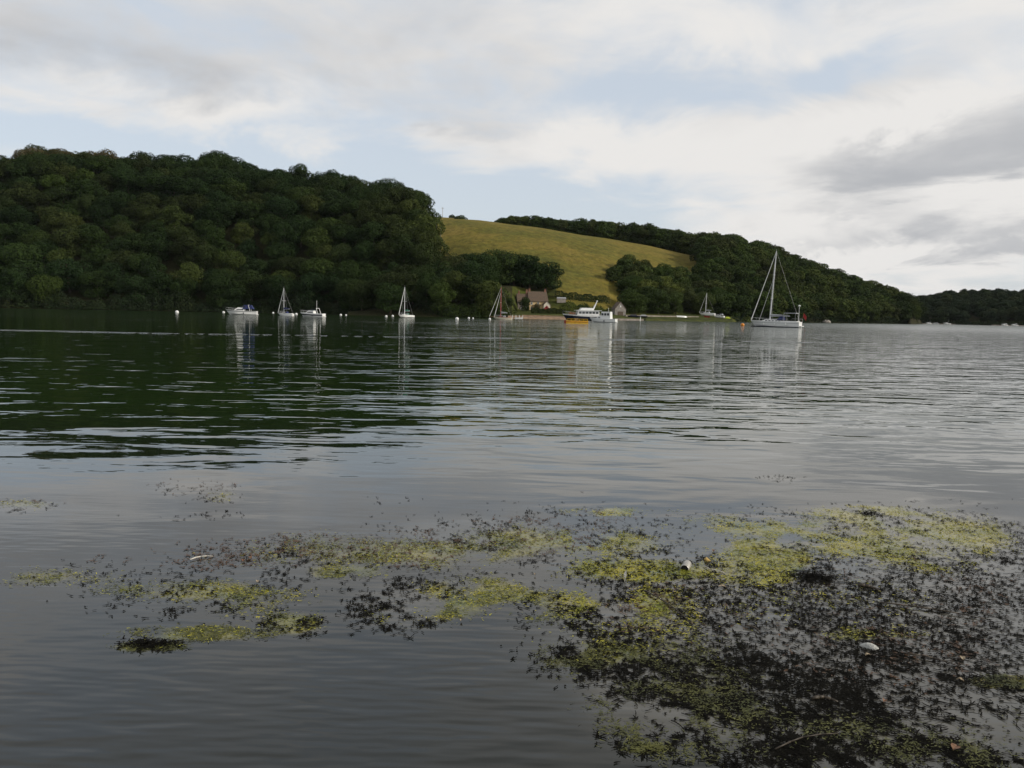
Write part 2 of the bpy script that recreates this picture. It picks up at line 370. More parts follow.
def t_clump(px, x, y):
    if px < 330 or px > 545: return False
    zp = dom(x, y); u = x / y
    if not (zp[1] > .5 and zp[1] > zp[0] - .5) or y > IP(C_cd, u) + 14: return False
    if px > 500 and y < 352: return False
    return True
scatter(9.5, -90, 30, 300, 385, 'clump', t_clump, lambda px, x, y: rng.uniform(12.5, 15) + (1.5 if px > 490 else 0), 1.08)
def t_front(px, x, y):
    return 606 < px < 740 and IP(M_sh, x / y) + (34 if px < 735 else 8) < y < 424 and y > (388 if px < 625 else 0)
scatter(9.0, 30, 130, 350, 440, 'front', t_front, lambda px, x, y: (rng.uniform(9.5, 12) if px > 622 else 8), 1.1)
def t_right(px, x, y):
    u = x / y; return px >= 694 and px < 919 and y > IP(M_sh, u) + 2.5 and y < IP(M_cd, u) + 14 and dom(x, y)[2] > .8 and not (px < 740 and y < 432)
scatter(10.0, 95, 340, 380, 620, 'right', t_right, lambda px, x, y: rng.uniform(10.5, 15), 1.06)
def t_band(px, x, y): return 496 < px < 694 and IP(M_cd, x / y) + 1 < y < IP(M_cd, x / y) + 22
scatter(7.5, -20, 140, 552, 590, 'band', t_band, lambda px, x, y: float(IP(BAND_H, x / y)) * rng.uniform(.9, 1.05), 1.15)
# trees behind the crest so that the skyline stays wooded from a step aside
def t_sky(px, x, y): return (-260 < px < 380) and IP(L_cd, x / y) + 16 <= y < IP(L_cd, x / y) + 34
scatter(10.5, -460, 0, 420, 475, 'left_back', t_sky, lambda px, x, y: rng.uniform(11, 14), 1.0)
far = []
def t_far(px, x, y):
    sh = float(IP(F_sh, x / y)); return 899 < px < 1500 and sh + 1 < y < sh + 125 and dom(x, y)[3] > 1.0
n0 = len(cands); scatter(11.0, 290, 1000, 560, 860, 'far', t_far, lambda px, x, y: rng.uniform(8.5, 12), 1.05); far = cands[n0:]; cands = cands[:n0]

def size_seen(c): return c[4] / c[1] if -12 < c[3] < 1030 else 0
order = sorted(cands, key=size_seen, reverse=True)
NIND = 296
pref = [c for c in order if c[5] in ('left', 'clump', 'front')]; pref_ids = set(id(c) for c in pref)
order = pref + [c for c in order if id(c) not in pref_ids]
order = [c for c in order if size_seen(c) > 0] + [c for c in order if size_seen(c) == 0]
LB = {
 ('left', 0): ('dark green broadleaf tree low on the left hillside, its crown hanging close to the water', 'trees along the water under the left hillside'),
 ('left', 1): ('dark green broadleaf tree among the packed crowns halfway up the left hillside', 'trees halfway up the left hillside wood'),
 ('left', 2): ('round dark tree standing on the skyline of the left hillside', 'trees on the skyline of the left hill'),
 ('leftb', 2): ('brownish round tree standing on the skyline of the left hillside', 'brownish trees on the skyline of the left hill'),
 ('left', 3): ('olive green tree on the steep right end of the left hill above the field', 'trees at the right end of the left hill'),
 ('clump', 0): ('dark leafy tree in the low clump left of the cottage', 'trees in the low clump beside the cottage'),
 ('clump', 1): ('tall dark tree standing right behind the stone cottage', 'trees behind the cottage'),
 ('front', 0): ('rounded green tree in the wood behind the boathouse and quay', 'trees behind the quay'),
 ('right', 0): ('green broadleaf tree at the water edge of the right-hand wooded headland', 'trees along the water on the right headland'),
 ('right', 1): ('green broadleaf tree on the upper slope of the right-hand wooded hill', 'trees on the right hill slope'),
 ('band', 0): ('dark tree in the belt of trees along the top edge of the golden field', 'belt of trees along the top of the field'),
 ('left_back', 0): ('dark tree just behind the skyline of the left hillside', 'trees behind the left skyline'),
}
ind = order[:NIND]; rest = order[NIND:]
for (x, y, z, px, h, zone, wd) in ind:
    u = x / y; mk = 'leaf'; sub = 0; key = zone
    if zone in ('left', 'clump') and rng.random() < (.9 if px < 380 else .6): mk = 'leaf_dark_shade'
    if zone == 'left':
        t = (y - IP(L_sh, u)) / (IP(L_cd, u) - IP(L_sh, u))
        sub = 0 if t < .22 else (1 if t < .8 else 2)
        if px > 385 and t > .35: sub = 3
        if sub == 2 and px < 130 and rng.random() < .75: key = 'leftb'; mk = 'leaf_brown'
    elif zone == 'clump': sub = 1 if px > 505 else 0
    elif zone == 'front': mk = 'leaf_bright' if rng.random() < .22 else 'leaf'
    elif zone == 'right': sub = 0 if y < IP(M_sh, u) + 25 else 1; mk = 'leaf_bright' if rng.random() < .36 else 'leaf'
    lb, gp = LB[(key, sub)]
    place_tree(x, y, z - .4, int(rng.integers(len(KINDS))), h, wd, rng.uniform(0, 6.28), mk, lb, gp)
def mass(name, items, label, leafmat, lod=True):
    Vs = []; T = []
    for (x, y, z, px, h, zone, wd) in items:
        k = int(rng.integers(len(KINDS))); c = CROWNS_LO[k]; s = h / CROWN_TOP_LO[k]; a = rng.uniform(0, 6.28)
        ca, sa = math.cos(a), math.sin(a); q = np.empty_like(c)
        q[:, 0] = (c[:, 0] * ca - c[:, 1] * sa) * s * wd + x; q[:, 1] = (c[:, 0] * sa + c[:, 1] * ca) * s * wd + y; q[:, 2] = c[:, 2] * s + z - .4
        Vs.append(q); T.append(np.full(len(q), rng.random()))
    o = quads_obj(name, np.concatenate(Vs), leafmat, attrs={'tint': np.concatenate(T)})
    return tag(o, label, 'woodland', kind='stuff')
def fringe(name, px0, px1, SH, label, hmax, step, per, leaf, tint=(0, 1), mk='leaf_far'):
    # bushes and low boughs hanging over the water's edge
    Q = []; T = []; u = uv(px0, 315)[0]; u1 = uv(px1, 315)[0]
    while u < u1:
        D = float(IP(SH, u)); k = 1 + .35 * math.sin(u * 61) * math.cos(u * 23); r = rng.uniform(1.8, 3.4); h = hmax * k * rng.uniform(.6, 1.1); d = unit(per); d[:, 2] = np.abs(d[:, 2])
        P = d * rng.uniform(.75, 1.05, (per, 1)) * np.array([r * 1.25, r, h]) + np.array([u * D, D + rng.uniform(-.6, 2.2), .25]); Q.append(leaf_quads(P, d + np.array([0, 0, .3]), leaf, .6)); T.append(np.full(per * 4, rng.uniform(*tint)))
        u += step / D * rng.uniform(.7, 1.3)
    return tag(quads_obj(name, np.concatenate(Q), M[mk], attrs={'tint': np.concatenate(T)}), label, 'undergrowth', kind='stuff')
print('TREES', len(cands), 'individual', len(ind), 'rest', len(rest), 'far', len(far))
mass('woodland', rest, 'remaining dense woodland crowns on the upper right slopes and beyond the skyline', M['leaf_mass'])
mass('far_woodland', far, 'dense dark wood covering the distant hill across the river on the right', M['leaf_far'])

fringe('undergrowth', -260, 452, L_sh, 'low bushes and boughs hanging over the water along the left wood', 6.8, 2.2, 420, .28)
fringe('undergrowth', 448, 512, C_sh, 'low bushes at the water edge left of the cottage', 6.0, 2.0, 520, .26, mk='leaf_mass')
fringe('undergrowth', 738, 916, M_sh, 'low boughs hanging over the water along the right headland', 5.0, 3.2, 300, .36)
fringe('undergrowth', 903, 1400, F_sh, 'low boughs along the far shore at the right', 4.5, 4.0, 140, .5)
# special trees
def tree_px(px, pyb, pyt, D, kind, wide, mk, label, group=None, name='broadleaf_tree'):
    b = at(px, pyb, D); t = at(px, pyt, D); z = tz(b.x, b.y); h = t.z - z
    return place_tree(b.x, b.y, z - .15, kind, h, wide, rng.uniform(0, 6), mk, label, group, name)
tree_px(698, 317, 300, 388, 0, 1.15, 'leaf_bright', 'small bright yellow-green tree beside the white yacht laid up ashore')
tree_px(630, 318, 303.5, 366, 0, 1.15, 'leaf_bright', 'round pale green bush-like tree just right of the boathouse')
tree_px(216, 172, 153, 440, 3, 1.0, 'leaf', 'tallest ragged tree with sky gaps sticking up from the left skyline')
tree_px(524, 310, 296.5, 333, 2, 1.0, 'leaf', 'small dark tree against the cottage front between its two wings')
tree_px(536.5, 312, 303, 334, 0, 1.3, 'leaf_brown', 'low brownish tree in front of the tan cottage wall')
tree_px(461, 221, 215, 575, 1, 1.2, 'leaf', 'small lone tree at the top left corner of the golden field')
tree_px(760, 320, 305, 415, 5, 1.1, 'leaf_bright', 'light green shrubby tree at the water edge behind the large yacht')

tree_px(509, 314, 297, 326, 0, 1.0, 'leaf', 'rounded dark tree hard against the left end of the cottage wing')
tree_px(504, 316, 305, 313, 5, 1.2, 'leaf_bright', 'low light green shrubby tree at the water left of the cottage')
tree_px(516, 306, 284, 362, 2, 1.1, 'leaf_dark_shade', 'tall narrow dark tree rising behind the cottage wing chimney')
tree_px(910, 321, 298, 566, 0, 1.1, 'leaf', 'rounded tree on the very tip of the right headland')
tree_px(905, 320, 293, 572, 5, 1.1, 'leaf', 'taller tree second from the tip of the right headland')
tree_px(914, 322, 305, 562, 3, 1.0, 'leaf', 'low tree leaning over the water at the headland tip')
# shrubs and hedges
def bush_mesh(r, h, n, leaf, squash=1):
    d = unit(n); d[:, 2] = np.abs(d[:, 2]); rr = rng.uniform(.75, 1.05, n) * (1 + .2 * np.sin(d[:, 0] * 4 + 1) * np.cos(d[:, 1] * 5))
    P = d * rr[:, None] * np.array([r, r * squash, h]); return leaf_quads(P, d, leaf, .7)
def bush(px, pyb, w_px, h_px, D, mk, label, group=None, cat='bush', name='bush'):
    b = at(px, pyb, D); z = tz(b.x, b.y); k = D / F
    o = quads_obj(name, bush_mesh(w_px * k / 2, max(h_px * k, .4), 700, .28), M[mk]); o.location = (b.x, b.y, z - .1)
    return tag(o, label, cat, group)
bush(452, 233, 7, 3.2, 540, 'leaf_hedge', 'low dark bush at the top left of the field, beside the pale pole', 'dark bushes at the top left of the field')
bush(458, 237, 8, 2.6, 525, 'leaf_hedge', 'spreading dark bush alone in the grass at the field top left')
for i, px in enumerate([468, 476, 486, 491]): bush(px, 223, 7, 3.4, 566, 'leaf_hedge', 'small dark bush on the field crest left of the tree belt', 'bushes along the field crest')
bush(546.5, 311, 7, 5, 331, 'redflower', 'red flowering shrub at the right end of the cottage')
for i, px in enumerate([569, 583, 597]):
    bush(px, 309, 16, 6, 345, ['leaf_bright', 'leaf', 'leaf_bright'][i], ['light green garden shrub nearest the cottage above the long hedge', 'dark garden shrub in the middle above the moored trawler', 'light green garden shrub nearest the boathouse above the moored trawler'][i])
for i, (px, w, h_) in enumerate([(746, 9, 7), (735, 10, 6), (654, 8, 5), (667, 7, 4)]):
    bush(px, 320, w, h_, 385 if px > 700 else 372, 'leaf_bright' if i % 2 == 0 else 'leaf', ['light green bush at the shore just behind the orange buoy', 'dark bush at the shore end right of the laid-up boats', 'rounded green bush behind the quay near the covered boats', 'small dark bush behind the pale upturned boat'][i])
def hedge(name, P0, P1, w, h, label, mk='leaf_hedge', n=5000, leaf=.22):
    P0 = Vector(P0); P1 = Vector(P1); L = (P1 - P0).length; d = (P1 - P0) / L; q = Vector((-d.y, d.x, 0))
    t = rng.uniform(0, L, n); side = rng.uniform(-1, 1, n); top = rng.random(n) < .45
    hh = h * (1 + .14 * np.sin(t * .9) + .08 * np.sin(t * 2.7 + 1))
    z = np.where(top, hh, rng.uniform(0, 1, n) * hh); lat = np.where(top, side, np.sign(side)) * w / 2 * (1 + .15 * np.sin(t * 1.7))
    P = np.stack([P0.x + d.x * t + q.x * lat, P0.y + d.y * t + q.y * lat, P0.z + (P1.z - P0.z) * t / L + z], 1)
    N = np.stack([q.x * np.sign(lat) * (~top), q.y * np.sign(lat) * (~top), top.astype(float)], 1)
    return tag(quads_obj(name, leaf_quads(P, N, leaf, .5), M[mk]), label, 'hedge')
def gp(px, D, dz=0): u = uv(px, 314)[0]; x = u * D; return Vector((x, D, tz(x, D) + dz))
hedge('hedge', gp(531, 318), gp(565, 318), 2.2, 1.9, 'long clipped dark hedge along the shore in front of the cottage')
hedge('hedge', gp(555, 356), gp(608, 362), 3, 3.0, 'dark overgrown hedge along the bottom edge of the golden field')
hedge('hedge', gp(560, 334), gp(610, 338), 2.5, 1.8, 'lower green hedge across the garden behind the moored trawler', 'leaf_bright')

# ------------------------------------------------------------------ buildings
def gable_block(parent, x0, x1, y0, y1, hw, hr, wallm, roofm, over=.35, ridge='x', right_wall=None):
    mb = MB()
    if ridge == 'x':
        ym = (y0 + y1) / 2
        v = [(x0, y0, 0), (x1, y0, 0), (x1, y1, 0), (x0, y1, 0), (x0, y0, hw), (x1, y0, hw), (x1, y1, hw), (x0, y1, hw), (x0, ym, hr), (x1, ym, hr)]
        mb.add(v, [(0, 1, 5, 4), (2, 3, 7, 6), (1, 2, 6, 9, 5), (3, 0, 4, 8, 7), (4, 5, 9, 8), (6, 7, 8, 9)])
    else:
        xm = (x0 + x1) / 2
        v = [(x0, y0, 0), (x1, y0, 0), (x1, y1, 0), (x0, y1, 0), (x0, y0, hw), (x1, y0, hw), (x1, y1, hw), (x0, y1, hw), (xm, y0, hr), (xm, y1, hr)]
        mb.add(v, [(1, 2, 6, 5), (3, 0, 4, 7), (0, 1, 5, 8, 4), (2, 3, 7, 9, 6), (5, 6, 9, 8), (7, 4, 8, 9)])
    mb.build('wall', wallm, parent)
    rf = MB(); th = .16; sl = .0
    def slab(a, b, c, d, nrm):
        n = Vector(nrm).normalized() * th; pts = [Vector(p) + n * .1 for p in (a, b, c, d)]; top = [p + n for p in pts]
        rf.add(pts + top, [(3, 2, 1, 0), (4, 5, 6, 7), (0, 1, 5, 4), (1, 2, 6, 5), (2, 3, 7, 6), (3, 0, 4, 7)])
    if ridge == 'x':
        hv = (y1 - y0) / 2; k = (hr - hw) / hv; e = over
        slab((x0 - e, y0 - e, hw - e * k), (x1 + e, y0 - e, hw - e * k), (x1 + e, ym, hr + .02), (x0 - e, ym, hr + .02), (0, -k, 1))
        slab((x1 + e, y1 + e, hw - e * k), (x0 - e, y1 + e, hw - e * k), (x0 - e, ym, hr + .02), (x1 + e, ym, hr + .02), (0, k, 1))
    else:
        hv = (x1 - x0) / 2; k = (hr - hw) / hv; e = over
        slab((x0 - e, y1 + e, hw - e * k), (x0 - e, y0 - e, hw - e * k), (xm, y0 - e, hr + .02), (xm, y1 + e, hr + .02), (-k, 0, 1))
        slab((x1 + e, y0 - e, hw - e * k), (x1 + e, y1 + e, hw - e * k), (xm, y1 + e, hr + .02), (xm, y0 - e, hr + .02), (k, 0, 1))
    return rf.build('roof', roofm, parent)
def window(parent, x, z, w, h, y, arch=False):
    fr = MB(); t = .09
    fr.box(x - w / 2, x + w / 2, y - .06, y + .02, z, z + t); fr.box(x - w / 2, x + w / 2, y - .06, y + .02, z + h - t, z + h)
    fr.box(x - w / 2, x - w / 2 + t, y - .06, y + .02, z + t, z + h - t); fr.box(x + w / 2 - t, x + w / 2, y - .06, y + .02, z + t, z + h - t)
    fr.box(x - .03, x + .03, y - .05, y + .02, z + t, z + h - t); fr.box(x - w / 2 + t, x - .03, y - .045, y + .02, z + h * .55, z + h * .55 + .05); fr.box(x + .03, x + w / 2 - t, y - .045, y + .02, z + h * .55, z + h * .55 + .05)
    f = fr.build('window', M['white'], parent)
    MB().box(x - w / 2 + t, x + w / 2 - t, y - .02, y - .005, z + t, z + h - t).build('pane', M['glass'], f)
    MB().box(x - w / 2 - .1, x + w / 2 + .1, y - .14, y + .02, z - .1, z - .002).build('sill', M['stone_pale'], f)
def chimney(parent, x, y, z0, z1, w=.85, pots=2):
    c = MB().box(x - w / 2, x + w / 2, y - .3, y + .3, z0, z1).box(x - w / 2 - .08, x + w / 2 + .08, y - .38, y + .38, z1, z1 + .15).build('chimney', M['brick'], parent)
    for k in range(pots):
        px_ = x + (k - (pots - 1) / 2) * .4; MB().tube((px_, y, z1 + .15), (px_, y, z1 + .6), .15, .12, 10).build('chimney_pot', M['pot'], c)
D = 342; u0, v0 = uv(537, 311); base = at(536.7, 311.5, D)
cot = empty('stone_cottage', (base.x, D, 3.0), R(12), 'stone cottage with brown slate roof and brick chimneys at the foot of the field', 'house')
cot.scale = (.9, 1, 1)
rf = gable_block(cot, -4.5, 4.4, -3, 3, 4.6, 8.5, M['stone_tan'], M['roof'])
chimney(rf, -3.9, 0, 7.6, 9.3); chimney(rf, 3.9, 0, 7.6, 9.2)
wing = gable_block(cot, -9.9, -4.52, -2.0, 2.2, 4.2, 7.4, M['stone_grey'], M['roof'])
chimney(wing, -5.2, 0, 6.8, 8.9); chimney(wing, -9.0, 0.1, 6.3, 8.3, .7, 1)
gx = gable_block(cot, 2.0, 5.2, -5.2, -3.02, 2.9, 4.3, M['limewash'], M['roof'], .2, 'y')
for x, z in ((-3.4, 2.9), (-.2, 2.9), (-3.4, .8), (3.3, 3.2)): window(cot, x, z, .95, 1.15, -3.0)
window(cot, -8.2, 2.6, .9, 1.1, -2.0); window(cot, -6.2, 2.6, .9, 1.1, -2.0); window(cot, -6.2, .7, .9, 1.1, -2.0); window(cot, 3.6, .9, 1.1, 1.1, -5.2)
dr = MB().box(-8.6, -7.7, -2.06, -1.98, 0, 2.05).build('door', M['white'], cot); MB().sphere((-7.82, -2.09, 1.05), .05, 8, 5).build('handle', M['alu'], dr)
D = 338; base = at(618.3, 317, D)
bh = empty('boathouse', (base.x, D, 1.3), R(6), 'small pale stone boathouse with steep gable at the quay', 'boathouse')
rf = gable_block(bh, -2.35, 2.35, -3.5, 3.5, 3.4, 6.3, M['stone_pale'], M['roof'], .12, 'y')
MB().box(-.22, .22, -3.56, -3.48, 4.1, 4.9).build('window', M['white'], bh)
MB().box(-1.2, 1.2, -3.55, -3.49, 0, 2.3).build('door', M['darkwood'], bh)
# garden glasshouse frame near hedge
b = gp(561, 350)
gh = empty('garden_shed', (b.x, b.y, b.z), 0, 'low grey garden shed at the hedge between cottage and field', 'shed')
MB().box(-2, 2, -1.2, 1.2, 0, 1.9).build('wall', M['stone_pale'], gh)
MB().taper(-2.15, 2.15, -1.35, 1.35, 1.9, 2.5, .2, .2, 1.2).build('roof', M['greycloth'], gh)

# ------------------------------------------------------------------ quay, jetty, shore
def strip(name, pts, width, z0, z1, m, label, cat, back=True):
    """a low wall along points (ground plane), thickness towards the land"""
    mb = MB(); n = len(pts)
    for i in range(n - 1):
        a = Vector((pts[i][0], pts[i][1], 0)); b = Vector((pts[i + 1][0], pts[i + 1][1], 0)); q = Vector((0, width, 0))
        v = [a + Vector((0, 0, z0)), b + Vector((0, 0, z0)), b + q + Vector((0, 0, z0)), a + q + Vector((0, 0, z0)), a + Vector((0, 0, z1)), b + Vector((0, 0, z1)), b + q + Vector((0, 0, z1)), a + q + Vector((0, 0, z1))]
        f = [(4, 5, 6, 7), (0, 1, 5, 4), (2, 3, 7, 6)]
        if i == 0: f.append((3, 0, 4, 7))
        if i == n - 2: f.append((1, 2, 6, 5))
        mb.add(v, f)
    return tag(mb.build(name, m), label, cat)
def wpt(px, D): return (uv(px, 315)[0] * D, D)
strip('quay_wall', [wpt(626, 330), wpt(640, 336), wpt(660, 345), wpt(699, 360)], 4, .3, 2.25, M['wallconcrete'], 'long low grey stone quay wall right of the boathouse', 'quay')
strip('stone_slip', [wpt(615, 306), wpt(628, 309), wpt(644, 314)], 5, -.8, .75, M['wallconcrete'], 'low grey stone landing slip at the water in front of the boathouse', 'slipway')
strip('garden_wall', [wpt(522, 301), wpt(545, 302), wpt(562, 305)], .6, .2, 1.45, M['beach'], 'low tan stone wall at the shore below the cottage hedge', 'wall')
def bank(name, pxs, D0s, dep, z0, z1, m, label):
    mb = MB(); n = len(pxs); v = []
    for i in range(n):
        x, d = wpt(pxs[i], D0s[i]); x2, d2 = wpt(pxs[i], D0s[i] + dep)
        v += [(x, d, z0), (x2 * .5 + x * .5, (d + d2) / 2, (z0 + z1) / 2 + rng.uniform(-.05, .05)), (x2, d2, z1), (x2, d2, -1)]
    f = []
    for i in range(n - 1):
        for k in range(3): f.append((i * 4 + k, (i + 1) * 4 + k, (i + 1) * 4 + k + 1, i * 4 + k + 1))
    o = mb.add(v, f).build(name, m, smooth=True); return tag(o, label, 'shore', kind='structure')
pp = list(np.linspace(508, 566, 18)); bank('beach', pp, [292 + 1.2 * math.sin(p) for p in pp], 6.5, -.1, 1.15, M['beach'], 'narrow brown shingle shore below the cottage')
pp = list(np.linspace(646, 732, 22)); bank('shore_grass', pp, [np.interp(p, [646, 700, 732], [321, 338, 350]) + 1.5 * math.sin(p) for p in pp], 9, -.12, 1.25, M['lawn'], 'weedy green foreshore below the quay')
# jetty
a = wpt(512, 288); j = empty('landing_jetty', (a[0], a[1], 0), 0, 'small white-posted landing jetty beside the red-masted yacht', 'jetty')
MB().box(0, 4.2, -.8, .8, .45, .6).build('deck', M['darkwood'], j)
for k in range(4):
    MB().tube((.2 + k * 1.25, -.8, -1), (.2 + k * 1.25, -.8, 1.3), .09).build('post', M['white'], j)
a = wpt(640.5, 300); p_ = empty('mooring_post', (a[0], a[1], 0), 0, 'white mooring post standing in the water off the quay', 'post')
MB().tube((0, 0, -1.5), (0, 0, 1.5), .16, .14, 12).build('shaft', M['buoy'], p_); MB().sphere((0, 0, 1.5), .2, 12, 6, (1, 1, .6)).build('cap', M['white'], p_)
a = wpt(664, 345); 
# poles
def pole(px, pyt, pyb, D, label, arm=False, r=.16):
    b = at(px, pyb, D); t = at(px, pyt, D); z = tz(b.x, b.y) - .3; o = empty('utility_pole', (b.x, D, z), 0, label, 'pole')
    MB().tube((0, 0, 0), (0, 0, t.z - z), r * 1.2, r, 10).build('shaft', M['pole'], o)
    if arm:
        MB().box(-1, 1, -.08, .08, t.z - z - 1, t.z - z - .82).build('crossarm', M['pole'], o)
        for k in (-.85, 0, .85): MB().tube((k, 0, t.z - z - .82), (k, 0, t.z - z - .5), .07).build('insulator', M['white'], o)
pole(440.5, 226, 246, 384, 'pale wooden pole in front of the field at the end of the left wood', r=.2)
pole(442.5, 207, 224, 552, 'thin utility pole with crossarm on the field crest beside the left wood', True, .13)

# ------------------------------------------------------------------ boats
def hull(parent, L, B, fb, material, sheer=.35, bow_rake=.12, stern=.75, boot=None, draft=.35, name='hull', stripe=None):
    """local +X is the bow, waterline z=0"""
    n = 17; prof = []
    v = []; m_ = 9
    for i in range(n):
        t = i / (n - 1)                      # 0 stern .. 1 bow
        w = B / 2 * (stern + (1 - stern) * math.sin(min(t / .45, 1) * math.pi / 2)) * (1 if t < .45 else math.cos(((t - .45) / .55) ** 1.7 * math.pi / 2))
        w = max(w, .015); top = fb * (1 + sheer * (t ** 2.2) + .04 * (1 - t)); dr = draft * (1 - t ** 3)
        for k in range(m_):
            s = k / (m_ - 1)                 # 0 keel .. 1 gunwale
            z = -dr + (top + dr) * s; yy = w * (min(1, s / .35) ** .55) * (.86 + .14 * s)
            x = -L / 2 + t * L * (1 - bow_rake * (1 - s)) if t > 0 else -L / 2 + .1 * L * 0 * s
            v.append((x, yy, z))
    nv = len(v); v += [(x, -y, z) for x, y, z in v]
    f = []
    for i in range(n - 1):
        for k in range(m_ - 1):
            a, b, c, d = i * m_ + k, (i + 1) * m_ + k, (i + 1) * m_ + k + 1, i * m_ + k + 1
            f.append((a, d, c, b)); f.append((a + nv, b + nv, c + nv, d + nv))
        a, b = i * m_ + m_ - 1, (i + 1) * m_ + m_ - 1; f.append((a, a + nv, b + nv, b))
    for k in range(m_ - 1): f.append((k, k + nv, k + 1 + nv, k + 1))
    h = mesh_obj(name, v, f, material, parent)
    if stripe:
        sv = []; sf = []; z0, z1 = stripe[1], stripe[2]
        for i in range(n):
            t = i / (n - 1); top = fb * (1 + sheer * (t ** 2.2) + .04 * (1 - t)); dr = draft * (1 - t ** 3)
            w = B / 2 * (stern + (1 - stern) * math.sin(min(t / .45, 1) * math.pi / 2)) * (1 if t < .45 else math.cos(((t - .45) / .55) ** 1.7 * math.pi / 2)); w = max(w, .015)
            for q in (z0, z1):
                zz = q * top; s = (zz + dr) / (top + dr); yy = w * (min(1, s / .35) ** .55) * (.86 + .14 * s) + .012; x = -L / 2 + t * L * (1 - bow_rake * (1 - s))
                sv.append((x, yy, zz))
        k0 = len(sv); sv += [(x, -y, z) for x, y, z in sv]
        for i in range(n - 1): a = i * 2; sf += [(a, a + 1, a + 3, a + 2), (k0 + a, k0 + a + 2, k0 + a + 3, k0 + a + 1)]
        mesh_obj('stripe', sv, sf, stripe[0], h)
    return h
def topz(fb, sheer, t): return fb * (1 + sheer * (t ** 2.2) + .04 * (1 - t))
def rail(parent, L, B, fb, sheer, t0=.55, h=.55):
    mb = MB(); prev = None
    for side in (1, -1):
        prev = None
        for i in range(6):
            t = t0 + (1 - t0) * i / 5; w = B / 2 * math.cos((max(t - .45, 0) / .55) ** 1.7 * math.pi / 2) * .95; x = -L / 2 + t * L * .99; z = topz(fb, sheer, t)
            p = (x, side * w, z + h); mb.tube((x, side * w, z - .03), p, .018, n=5)
            if prev: mb.tube(prev, p, .02, n=5)
            prev = p
    mb.build('guard_rail', M['wire'], parent)
def rig(parent, L, fb, mast_h, mx, bow_x, stern_x, mastm='alu', jib='sail', boom_l=None, cover='bluecloth', rake=0.0, spreaders=1, r=.09, bow_z=None, jibr=.09):
    z0 = fb * 1.0; top = (mx - rake * mast_h, 0, z0 + mast_h)
    ms = MB().tube((mx, 0, z0), top, r, r * .75, 10).build('mast', M[mastm], parent)
    for k in range(spreaders):
        f = (k + 1) / (spreaders + 1); c = Vector((mx, 0, z0)).lerp(Vector(top), f); MB().tube((c.x, -.9 + .15 * k, c.z), (c.x, .9 - .15 * k, c.z), .035, n=6).build('spreader', M['alu'], ms)
    MB().tube(top, (top[0], 0, top[2] + .5), .02, n=5).build('antenna', M['wire'], ms)
    bz = bow_z or fb * 1.3
    MB().tube((bow_x, 0, bz), (top[0] + .1, 0, top[2] - .4), jibr, jibr * .55, 8).build('furled_jib', M[jib], parent)
    st = MB()
    st.tube((stern_x, 0, fb * 1.05), (top[0], 0, top[2]), .014, n=5)
    for s in (1, -1):
        prev = Vector((mx - .2, s * 1.1, fb))
        for k in range(spreaders):
            f = (k + 1) / (spreaders + 1); c = Vector((mx, 0, z0)).lerp(Vector(top), f); q = Vector((c.x, s * (.9 - .15 * k), c.z)); st.tube(prev, q, .013, n=5); prev = q
        st.tube(prev, top, .013, n=5)
    st.build('rigging', M['wire'], parent)
    if boom_l:
        bz2 = z0 + 1.25; bm = MB().tube((mx - .1, 0, bz2), (mx - boom_l, 0, bz2 + .1), .07, n=8).build('boom', M['alu'], parent)
        cv = MB(); pts = [(mx - .15, 0, bz2 + .25), (mx - boom_l * .5, 0, bz2 + .22), (mx - boom_l * .95, 0, bz2 + .2)]; cv.path(pts, [.26, .2, .1], 10); cv.build('sail_cover', M[cover], bm)
def heading_loc(px, pyw):
    return ground(px, pyw)
def motor_cruiser(px, D, L, rz, label, canopy='bluecloth', cat='motor boat', arch=True, mastz=None, windows=True, group=None, stripe=None):
    x, y = wpt(px, D); o = empty('motor_cruiser', (x, y, 0), rz, label, cat, group); B = L * .33; fb = L * .125
    hull(o, L, B, fb, M['white'], .38, .13, .85, stripe=stripe)
    c = MB().taper(-L * .12, L * .26, -B * .34, B * .34, fb, fb + L * .12, L * .02, L * .17, .15).build('cabin', M['white'], o)
    MB().taper(-L * .09, L * .17, -B * .345 - .01, B * .345 + .01, fb + L * .03, fb + L * .062, L * .01, L * .07, .05).build('cabin_window', M['glass'], c)
    MB().taper(-L * .14, L * .02, -B * .33, B * .33, fb + L * .12, fb + L * .17, L * .0, L * .07, .1).build('windscreen', M['glass'], o)
    if canopy: MB().taper(-L * .40, -L * .06, -B * .36, B * .36, fb + L * .07, fb + L * .20, L * .07, L * .04, .25).build('canopy', M[canopy], o)
    if arch:
        ar = MB()
        for s in (1, -1): ar.tube((-L * .3, s * B * .38, fb), (-L * .24, s * B * .34, fb + L * .2), .06)
        ar.tube((-L * .24, -B * .34, fb + L * .2), (-L * .24, B * .34, fb + L * .2), .06); ar.build('radar_arch', M['white'], o)
    if mastz: MB().tube((-L * .2, 0, fb + L * .18), (-L * .2, 0, fb + mastz), .045, n=6).build('antenna', M['white'], o)
    MB().box(-L * .5 - .28, -L * .5 - .02, -B * .3, B * .3, .12, .25).build('bathing_platform', M['white'], o)
    rail(o, L, B, fb, .38)
    for s in (1, -1): MB().sphere((-L * .1, s * (B * .5 + .06), fb * .45), .14, 8, 6, (1, 1, 1.7)).build('fender', M['navy'], o)
    return o
